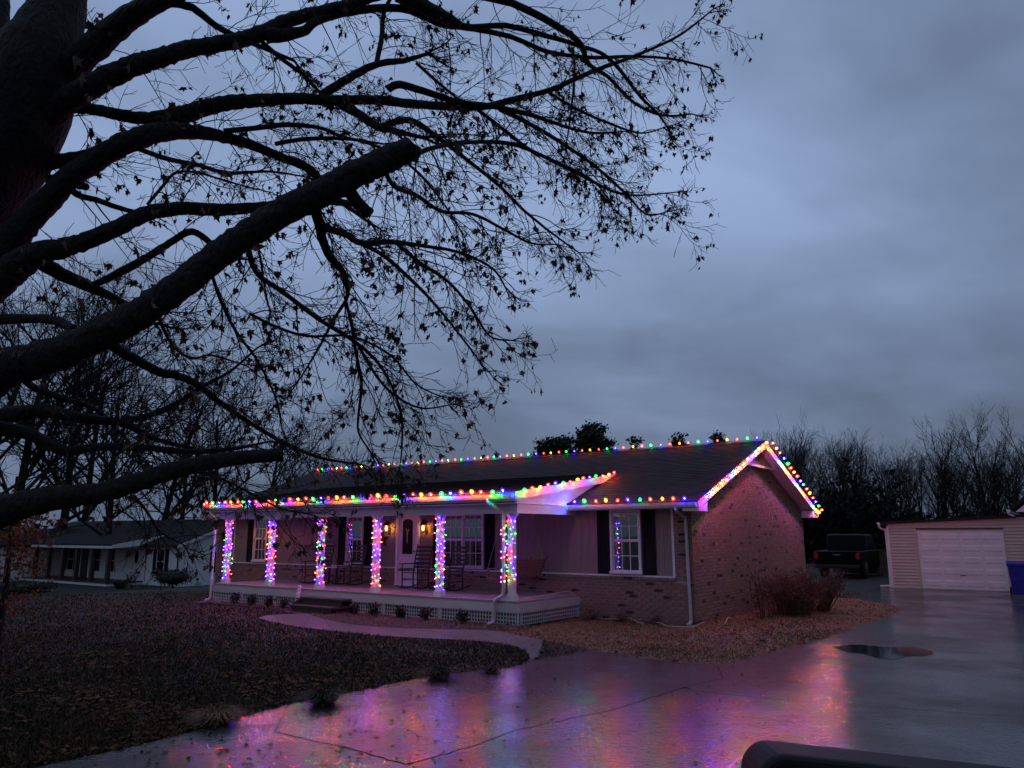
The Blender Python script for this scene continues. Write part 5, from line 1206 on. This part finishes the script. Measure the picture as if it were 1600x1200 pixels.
limb('limb', [(505, 148, 6.8), (545, 122, 6.9), (590, 100, 6.9), (630, 95, 7.0), (665, 85, 7.0)], (14, 13, 11, 9, 5), 1)
limb('limb', [(588, 100, 6.9), (596, 60, 7.0), (600, 20, 7.1), (615, -10, 7.1)], (8, 8, 7, 5), 1)
limb('limb', [(-40, 450, 6.2), (10, 385, 6.2), (60, 328, 6.2), (110, 278, 6.2), (160, 243, 6.2), (210, 218, 6.2), (262, 205, 6.3), (320, 208, 6.5), (385, 224, 6.7), (440, 246, 6.9), (480, 262, 7.0), (508, 290, 7.2), (540, 320, 7.4), (580, 350, 7.6)], (80, 60, 48, 44, 42, 42, 36, 26, 20, 17, 14, 10, 7, 4), 0.7)
limb('limb', [(20, 270, 6.6), (80, 254, 6.5), (130, 246, 6.4), (185, 232, 6.3)], (28, 24, 22, 20), 0.5)
limb('limb', [(25, 292, 6.7), (60, 278, 6.7), (100, 284, 6.6), (135, 292, 6.5)], (20, 15, 13, 12), 0.3)
limb('limb', [(-40, 470, 6.0), (15, 425, 6.0), (60, 396, 6.0), (120, 382, 6.1), (175, 360, 6.1), (230, 334, 6.2), (285, 326, 6.3), (350, 328, 6.4), (420, 322, 6.5), (490, 312, 6.6), (560, 320, 6.8)], (70, 60, 46, 36, 32, 30, 26, 24, 20, 15, 8), 0.6)
limb('limb', [(50, 400, 6.1), (95, 428, 6.2), (140, 448, 6.3), (170, 462, 6.3), (205, 480, 6.4), (240, 505, 6.6)], (26, 22, 18, 13, 10, 6), 0.6)
limb('limb', [(145, 446, 6.3), (190, 424, 6.3), (230, 402, 6.3), (265, 380, 6.4), (300, 362, 6.4), (335, 384, 6.5), (365, 402, 6.5)], (10, 13, 12, 11, 11, 9, 5), 0.8)
limb('limb', [(100, 288, 6.22), (125, 306, 6.26), (150, 312, 6.3), (190, 326, 6.3), (225, 334, 6.3)], (12, 10, 9, 8, 6), 0.8)
limb('limb', [(-60, 620, 5.2), (0, 580, 5.2), (60, 563, 5.25), (130, 536, 5.3), (200, 500, 5.35), (260, 462, 5.4), (320, 415, 5.45), (370, 378, 5.5), (430, 338, 5.55), (500, 302, 5.6), (560, 270, 5.65), (605, 250, 5.7), (643, 230, 5.72)], (72, 62, 56, 52, 49, 46, 45, 44, 44, 44, 43, 41, 38), 0.55, n=14, jit=0.035)
limb('sawn_stub', [(536, 284, 5.62), (560, 318, 5.7), (578, 334, 5.7)], (22, 20, 18), 0)
limb('limb', [(-30, 500, 6.0), (40, 498, 5.9), (85, 500, 5.8), (115, 515, 5.6)], (20, 15, 15, 14), 0.3)
limb('limb', [(160, 520, 5.34), (176, 540, 5.5), (205, 558, 5.7), (250, 582, 5.9), (275, 586, 6.0), (310, 602, 6.1), (345, 630, 6.3), (390, 660, 6.5), (440, 690, 6.7), (500, 715, 6.9), (560, 725, 7.0)], (20, 18, 16, 14, 13, 11, 9, 7, 6, 5, 3), 1.0)
limb('limb', [(-70, 830, 4.9), (0, 800, 5.0), (70, 782, 5.05), (140, 772, 5.1), (200, 758, 5.2), (260, 738, 5.3), (320, 724, 5.4), (380, 715, 5.5), (442, 710, 5.6)], (62, 50, 40, 34, 31, 28, 25, 22, 20), 0.5, n=12)
limb('limb', [(-20, 655, 5.8), (60, 642, 5.9), (110, 650, 5.9), (150, 656, 6.0), (195, 662, 6.1), (240, 685, 6.3), (300, 700, 6.5)], (30, 22, 18, 16, 12, 8, 5), 1.0)
limb('limb', [(175, 660, 6.1), (230, 650, 6.2), (280, 628, 6.3), (320, 602, 6.4), (360, 580, 6.5), (400, 545, 6.6)], (11, 10, 9, 7, 5, 3), 1.0)
limb('limb', [(-20, 665, 5.4), (50, 680, 5.5), (100, 704, 5.5), (160, 698, 5.6), (230, 700, 5.8), (300, 706, 6.0), (370, 700, 6.2), (420, 690, 6.4)], (26, 20, 16, 13, 11, 9, 6, 3), 1.0)
# twiggy fans below and right of the sawn limb
FAN = [
 ([(486, 308, 5.6), (497, 346, 5.75), (506, 380, 5.9), (518, 405, 6.0), (536, 425, 6.1), (543, 450, 6.2), (540, 470, 6.2), (522, 498, 6.3), (500, 540, 6.4), (470, 590, 6.5)], (16, 15, 14, 12, 10, 8, 6, 5, 4, 2.5)),
 ([(488, 310, 5.6), (505, 352, 5.75), (540, 366, 6.0), (565, 380, 6.1), (610, 378, 6.3), (660, 384, 6.5), (720, 395, 6.8), (770, 420, 7.0), (790, 450, 7.1)], (13, 12, 11, 10, 8, 6, 5, 4, 2.5)),
 ([(560, 378, 6.1), (600, 400, 6.3), (640, 435, 6.5), (670, 465, 6.7), (700, 500, 6.9), (735, 545, 7.1), (755, 572, 7.2)], (7, 6.5, 6, 5, 4, 3.2, 2.2)),
 ([(620, 380, 6.4), (655, 410, 6.6), (700, 440, 6.8), (735, 480, 7.0), (765, 525, 7.1), (800, 532, 7.2)], (7, 6, 5, 4.4, 3.4, 2.2)),
 ([(540, 470, 6.2), (550, 510, 6.3), (556, 550, 6.4), (565, 600, 6.5), (560, 650, 6.6), (562, 680, 6.6), (590, 720, 6.7)], (6, 6, 5.5, 5, 4.2, 3.4, 2.2)),
 ([(384, 370, 5.52), (400, 425, 5.9), (440, 455, 6.2), (500, 500, 6.4), (560, 538, 6.6), (600, 580, 6.7), (625, 640, 6.8), (628, 700, 6.9), (622, 745, 6.9)], (10, 9, 8, 7, 6, 5, 4, 3, 2)),
 ([(390, 490, 6.2), (430, 510, 6.4), (480, 525, 6.6), (550, 526, 6.8), (610, 555, 6.9), (650, 600, 7.0), (690, 620, 7.1)], (5, 5, 4.5, 4, 3.6, 3, 2)),
 ([(560, 540, 6.6), (590, 590, 6.7), (620, 620, 6.8), (660, 638, 6.9), (705, 632, 7.0)], (5, 4.5, 4, 3, 2)),
 ([(598, 256, 5.7), (615, 290, 5.85), (650, 305, 6.2), (690, 330, 6.5), (740, 335, 6.8), (790, 360, 7.0), (830, 380, 7.2), (868, 382, 7.3)], (9, 8, 7, 6, 5, 4.4, 3.4, 2)),
 ([(640, 245, 5.8), (680, 230, 6.3), (740, 222, 6.8), (800, 225, 7.2), (850, 245, 7.4), (900, 270, 7.6), (960, 300, 7.8), (1000, 305, 7.9), (1058, 300, 8.0)], (9, 8, 7, 7, 6, 5, 4, 3, 2)),
 ([(595, 198, 6.6), (640, 188, 6.8), (680, 212, 6.9), (730, 250, 7.1), (780, 290, 7.3), (820, 330, 7.4), (870, 370, 7.6), (905, 395, 7.6)], (11, 10, 8, 6.5, 5.5, 4.6, 3.4, 2.2)),
 ([(533, 163, 6.8), (560, 178, 6.8), (590, 198, 6.7), (620, 205, 6.7), (660, 215, 6.8)], (16, 14, 12, 9, 6)),
 ([(605, 140, 7.0), (625, 132, 7.0), (670, 145, 7.1), (720, 160, 7.2), (770, 166, 7.3), (830, 180, 7.5), (890, 200, 7.7), (930, 208, 7.8), (975, 205, 7.9)], (13, 12, 11, 9, 9, 7, 5, 4, 2.2)),
 ([(780, 170, 7.4), (830, 195, 7.5), (880, 225, 7.7), (930, 260, 7.8), (975, 300, 8.0), (1010, 335, 8.0), (1045, 330, 8.1)], (8, 7, 6, 5, 4.2, 3, 2)),
 ([(745, 170, 7.3), (790, 205, 7.4), (830, 235, 7.6), (880, 258, 7.8), (930, 285, 7.9), (955, 320, 8.0)], (6, 6, 5.4, 4.6, 3.6, 2.2)),
 ([(855, 143, 7.6), (900, 170, 7.7), (950, 192, 7.9), (1000, 208, 8.0), (1035, 200, 8.1)], (5, 4.6, 4, 3, 2)),
 ([(895, 75, 7.8), (898, 110, 7.8), (895, 150, 7.8), (890, 190, 7.8), (885, 225, 7.8)], (4.4, 4, 3.6, 3, 2)),
 ([(230, 320, 6.2), (255, 290, 6.2), (275, 270, 6.2), (310, 270, 6.3), (360, 285, 6.4), (420, 300, 6.6)], (5, 5, 4.5, 4, 3, 2)),
 ([(215, 232, 6.2), (260, 248, 6.2), (310, 258, 6.3), (355, 270, 6.4), (420, 268, 6.6), (470, 275, 6.8)], (8, 8, 7, 6, 4, 2.5)),
 ([(350, 205, 6.5), (400, 200, 6.6), (450, 195, 6.7), (500, 200, 6.8), (540, 215, 6.9), (600, 225, 7.0)], (9, 8, 8, 6, 5, 3)),
 ([(430, 225, 6.8), (470, 218, 6.9), (520, 216, 7.0), (570, 222, 7.1), (630, 250, 7.2), (680, 300, 7.3), (720, 360, 7.4)], (7, 7, 6, 5, 4.4, 3.6, 2.4)),
 ([(410, 66, 6.5), (440, 92, 6.7), (475, 118, 6.9), (500, 145, 6.9)], (8, 7, 6, 5)),
 ([(650, 98, 7.1), (680, 125, 7.2), (710, 150, 7.3)], (5, 5, 4)),
 ([(20, 560, 5.4), (45, 600, 5.8), (90, 620, 6.0), (150, 640, 6.2), (200, 690, 6.4)], (14, 12, 10, 7, 4)),
 ([(210, 775, 5.6), (230, 800, 5.8), (250, 830, 6.0), (285, 850, 6.2)], (5, 4.4, 3.6, 2)),
 ([(300, 735, 5.7), (350, 750, 6.0), (400, 775, 6.3), (440, 795, 6.5), (475, 802, 6.6)], (5, 4.4, 3.6, 3, 2)),
 ([(244, 474, 5.4), (252, 505, 5.7), (270, 540, 6.0), (300, 560, 6.2), (330, 555, 6.4), (380, 570, 6.6)], (7, 6, 5, 4.4, 3.6, 2.4)),
 ([(330, 425, 5.8), (345, 470, 6.0), (370, 520, 6.2), (400, 560, 6.4), (430, 620, 6.6), (440, 670, 6.7)], (6, 6, 5.4, 4.6, 3.4, 2.2)),
 ([(400, 375, 5.8), (408, 410, 5.9), (412, 440, 6.0), (420, 480, 6.1)], (5, 4.4, 3.6, 2.2)),
]
for pts, th in FAN: limb('branch', pts, th, 1.5)
# procedural shoots, twigs and hanging leaves
tw = MB(); leaf_pts = []
def shoot(p, d, L_, r, lv, rng, droop):
    n = 7 if lv == 0 else 5; pts = [p.copy()]; q = p.copy(); dd = d.normalized(); dirs = []
    for k in range(n):
        f = k / n
        dd = (dd + V((rng.gauss(0, .07), rng.gauss(0, .07), rng.gauss(0, .07) + (-droop if f < .5 else droop * 1.6)))).normalized(); q = q + dd * (L_ / n); pts.append(q.copy()); dirs.append(dd.copy())
    tw.tube([x - TO for x in pts], [r + (max(0.0021, r * .4) - r) * k / n for k in range(n + 1)], 4 if lv == 0 else 3, cap=False)
    if lv < 2:
        for k in range(rng.randint(4, 7) if lv == 0 else rng.randint(1, 3)):
            t_ = rng.uniform(0.15, 1.0); i = min(n - 1, int(t_ * n)); b = pts[i].lerp(pts[i + 1], t_ * n - i)
            ax = dirs[i].orthogonal().normalized(); ax = Matrix.Rotation(rng.uniform(0, 6.283), 3, dirs[i]) @ ax
            nd = Matrix.Rotation(rng.uniform(.5, 1.1), 3, ax) @ dirs[i]
            shoot(b, nd, L_ * rng.uniform(.25, .5) if lv == 0 else rng.uniform(.06, .16), max(0.0024, r * .55), lv + 1, rng, droop * .8)
    if lv >= 1 or rng.random() < .5:
        pr = 0.15
        if rng.random() < pr:
            for j in range(rng.randint(1, 3)): leaf_pts.append((pts[-1].lerp(pts[-2], rng.random()) + V((rng.gauss(0, .02), rng.gauss(0, .02), -0.01)), rng.uniform(0.042, 0.088)))
rs = random.Random(99)
for P_, rad, sp in GUIDES:
    acc = rs.uniform(0, .2)
    for i in range(len(P_) - 1):
        seg = (P_[i + 1] - P_[i]); acc += seg.length
        gap = (0.26 if rad[i] > 0.07 else (0.21 if rad[i] > 0.03 else 0.18)) / max(0.3, sp)
        while acc > gap:
            acc -= gap * rs.uniform(.7, 1.3)
            d = seg.normalized(); ax = d.orthogonal().normalized(); ax = Matrix.Rotation(rs.uniform(0, 6.283), 3, d) @ ax
            nd = Matrix.Rotation(rs.uniform(.45, 1.15), 3, ax) @ d + V((0.10, 0.1, -0.10))
            L_ = rs.uniform(.3, .85) * (1.15 if rad[i] > 0.02 else 0.8)
            shoot(P_[i].lerp(P_[i + 1], rs.random()), nd, L_, min(max(rad[i] * .5, .0024), rs.uniform(.0042, .0072)), 0, rs, rs.uniform(.08, .20))
    # continue the guide tip
    if rad[-1] < 0.02:
        for k in range(2): shoot(P_[-1], (P_[-1] - P_[-2]).normalized() + V((rs.gauss(0, .3), rs.gauss(0, .3), rs.gauss(0, .3))), rs.uniform(.12, .28), rad[-1], 0, rs, .1)
for px, py, d_, sz in [(128, 112, 5.6, .12), (118, 86, 5.5, .13), (133, 34, 5.7, .12), (200, 100, 5.8, .11), (710, 212, 5.2, .13), (716, 224, 5.25, .11), (682, 292, 5.4, .11), (652, 302, 5.5, .10), (712, 296, 5.5, .11), (724, 302, 5.5, .09), (612, 206, 5.6, .11), (640, 188, 5.7, .10), (586, 204, 5.7, .12), (535, 202, 5.9, .11), (560, 192, 5.9, .10), (312, 236, 5.6, .12), (368, 62, 5.8, .11), (100, 375, 5.7, .10), (212, 385, 5.5, .12), (280, 410, 5.6, .11), (240, 470, 5.1, .13), (395, 385, 5.2, .10), (270, 530, 5.3, .12), (285, 545, 5.3, .12), (130, 470, 5.6, .13), (300, 640, 5.4, .10), (630, 445, 5.8, .12), (632, 485, 5.8, .12), (380, 520, 5.8, .12), (392, 735, 6.0, .10), (228, 675, 5.4, .13), (205, 690, 5.3, .11)]:
    q = at(px, py, d_); leaf_pts.append((q, sz)); tw.tube([q - TO, q - TO + V((0.01, 0.0, 0.06)), q - TO + V((0.03, 0.05, 0.16))], 0.0022, 3, cap=False)
tag(tw.build('twigs', M['twig'], tree), kind='stuff')
leaf_me = []
for k in (0, 1):
    vs, fs = LEAVES[k]; mb = MB(); mb.add(vs, fs); leaf_me.append(mb.mesh('leaf', M['leaf']))
leaf_pts.sort(key=lambda a: -(a[1] / max(1, (a[0] - CAM).length)))
lv_ = MB(); print('leaves', len(leaf_pts))
for k, (p, s) in enumerate(leaf_pts):
    if k < 300:
        inst('leaf', leaf_me[k % 2], tree, p - TO, (rs.gauss(0, .5), rs.gauss(0, .45), rs.uniform(0, 6.28)), (s, s, s))
    else: put_leaf(lv_, p - TO, s, rs)
tag(lv_.build('leaves', M['leaf'], tree, tint=True), kind='stuff')

# ------------------------------------------------------------------ ground cover
rg = random.Random(17)
gb = MB(); fl = MB(); dg = MB(); mc = MB(); fd = MB()
drvpoly = asph
def on_hard(x, y): return in_poly(x, y, drvpoly) or in_poly(x, y, walkpoly)
hx0 = []
def under_house(x, y):
    u, v = hu(x, y); return (-0.05 < u < LEN + .1 and -0.05 < v < WID + .1) or (PU0 - 0.05 < u < PU1 + 0.05 and -2.5 < v < 0.1)
cnt = 0
while cnt < 95000:
    px = rg.uniform(-40, 1420); py = 925 + 290 * rg.random() ** 0.9
    x, y = gp(px, py)
    if on_hard(x, y) or under_house(x, y): continue
    u, v = hu(x, y)
    if u > 24: continue
    isl_ = in_poly(x, y, islandpoly); bed = in_poly(x, y, bedpoly)
    if bed: cnt += 1; continue
    d = math.hypot(x, y); h_ = rg.uniform(0.03, 0.075) * (0.7 if isl_ else 1.0) * (0.6 + 0.6 * (0.5 + 0.5 * math.sin(x * 2.1 + 2 * math.sin(y * 1.3)) * math.sin(y * 1.7))); wd = 0.0035 + 0.0005 * d; a = rg.uniform(0, 6.28); b = rg.uniform(0, 6.28); ln = rg.uniform(0.2, 1.1) * h_
    z0 = gz(x, y)
    m = dg if (isl_ or rg.random() < 0.12) else gb; m.ct = rg.random()
    m.add([(x - wd * math.cos(a), y - wd * math.sin(a), z0), (x + wd * math.cos(a), y + wd * math.sin(a), z0), (x + ln * math.cos(b), y + ln * math.sin(b), z0 + h_)], [(0, 1, 2)]); cnt += 1
tag(gb.build('grass', M['grass'], tint=True), kind='stuff', label='short dark lawn grass')
tag(dg.build('dead_grass', M['deadgrass'], tint=True), kind='stuff', label='tan dormant grass blades')
cnt = 0
while cnt < 4600:
    px = rg.uniform(-40, 1420); py = 930 + 280 * rg.random() ** 0.75; x, y = gp(px, py)
    if on_hard(x, y) or under_house(x, y): continue
    u, v = hu(x, y)
    if u > 24: continue
    isl_ = in_poly(x, y, islandpoly)
    # thicker litter nearer the big maple and in drifts
    dens = 0.25 + 0.75 * (0.5 + 0.5 * math.sin(x * 1.3 + 1.7 * math.sin(y * .7)) * math.cos(y * .9 + x * .4))
    if rg.random() > dens ** 1.6 * (0.55 if isl_ else 1): continue
    fl.ct = rg.random(); s = rg.choice((rg.uniform(0.02, 0.045), rg.uniform(0.03, 0.062))); a = rg.uniform(0, 6.28); c_, s_ = math.cos(a), math.sin(a); z0 = gz(x, y) + rg.uniform(0.01, 0.035)
    t1, t2, t3 = (rg.uniform(-.4, .6) * s for _ in range(3))
    o = [(0, -1, t1), (.75, -.35, t2), (.5, .6, 0), (0, 1, t3), (-.6, .5, t1), (-.7, -.4, 0)]
    fl.add([(x + (a_ * c_ - b_ * s_) * s, y + (a_ * s_ + b_ * c_) * s, max(0.004, z0 + zz_)) if u < 18 else (x + (a_ * c_ - b_ * s_) * s, y + (a_ * s_ + b_ * c_) * s, z0 + abs(zz_)) for a_, b_, zz_ in o], [(0, 1, 2, 3), (0, 3, 4, 5)]); cnt += 1
tag(fl.build('fallen_leaves', M['fallen'], tint=True), kind='stuff', label='brown fallen leaves scattered over the lawn')
cnt = 0
while cnt < 340:
    px = rg.uniform(60, 1250); py = 1000 + 200 * rg.random(); x, y = gp(px, py)
    if not on_hard(x, y): continue
    if px > 900 and rg.random() < .6: continue
    put_leaf(fd, (x, y, 0.024), rg.uniform(0.03, 0.075), rg, flat=True); cnt += 1
fd2 = [(a, b, max(c, 0.0175)) for a, b, c in fd.v]; fd.v = fd2
tag(fd.build('drive_leaves', M['leaf'], tint=True), kind='stuff', label='dark wet leaves stuck to the drive')
cnt = 0
while cnt < 3800:
    i = rg.random(); u = rg.uniform(2.6, 13.6); v = rg.uniform(-5.2, -2.5); p = hw(u, v)
    if not in_poly(p.x, p.y, bedpoly): continue
    mc.ct = rg.random(); s = rg.uniform(.012, .04); a = rg.uniform(0, 3.14); b = V((math.cos(a), math.sin(a), rg.uniform(-.3, .3))) * s; c_ = V((-math.sin(a), math.cos(a), rg.uniform(-.3, .3))) * s * .5; q = V((p.x, p.y, rg.uniform(0.012, 0.04)))
    mc.add([q - b, q + c_, q + b, q - c_, q + V((0, 0, s * .5))], [(0, 1, 4), (1, 2, 4), (2, 3, 4), (3, 0, 4)]); cnt += 1
tag(mc.build('mulch', M['mulch'], tint=True), kind='stuff', label='reddish mulch and stones in the porch bed')

# ------------------------------------------------------------------ black vehicle mirror in the lower right corner
c = at(1425, 1258, 1.25); t = tag(empty('vehicle_mirror', tuple(c)), 'black rounded vehicle mirror housing poking up at the bottom right corner', 'mirror')
ax = (at(1600, 1208, 1.25) - at(1170, 1160, 1.25)).normalized(); az = (V((0, 0, 1)) - ax * ax.z).normalized(); ay = az.cross(ax)
t.rotation_euler = Matrix((ax, ay, az)).transposed().to_euler()
def mir(x0, x1, y0, y1, z0, z1, r, nm, mat):
    prof = []
    for cx_, cz_, a0 in ((x1 - r, z1 - r, 0), (x0 + r, z1 - r, 90), (x0 + r, z0 + r, 180), (x1 - r, z0 + r, 270)):
        for k in range(7): prof.append((cx_ + r * math.cos(R(a0 + 15 * k)), cz_ + r * math.sin(R(a0 + 15 * k))))
    m = MB(); m.extrude([(x, y0, z) for x, z in prof], (0, y1 - y0, 0)); o = m.build(nm, mat, t); bevel(o, 0.012, 3); return o
mir(-0.262, 0.34, -0.035, 0.07, -0.19, 0.062, 0.045, 'housing', M['mirror_black'])
mir(-0.245, 0.32, 0.0705, 0.078, -0.175, 0.045, 0.035, 'mirror_glass', M['chrome'])
MB().tube([(0.30, 0.02, -0.12), (0.42, 0.02, -0.22), (0.55, 0.0, -0.40)], [0.03, 0.035, 0.05], 8).build('arm', M['mirror_black'], t)
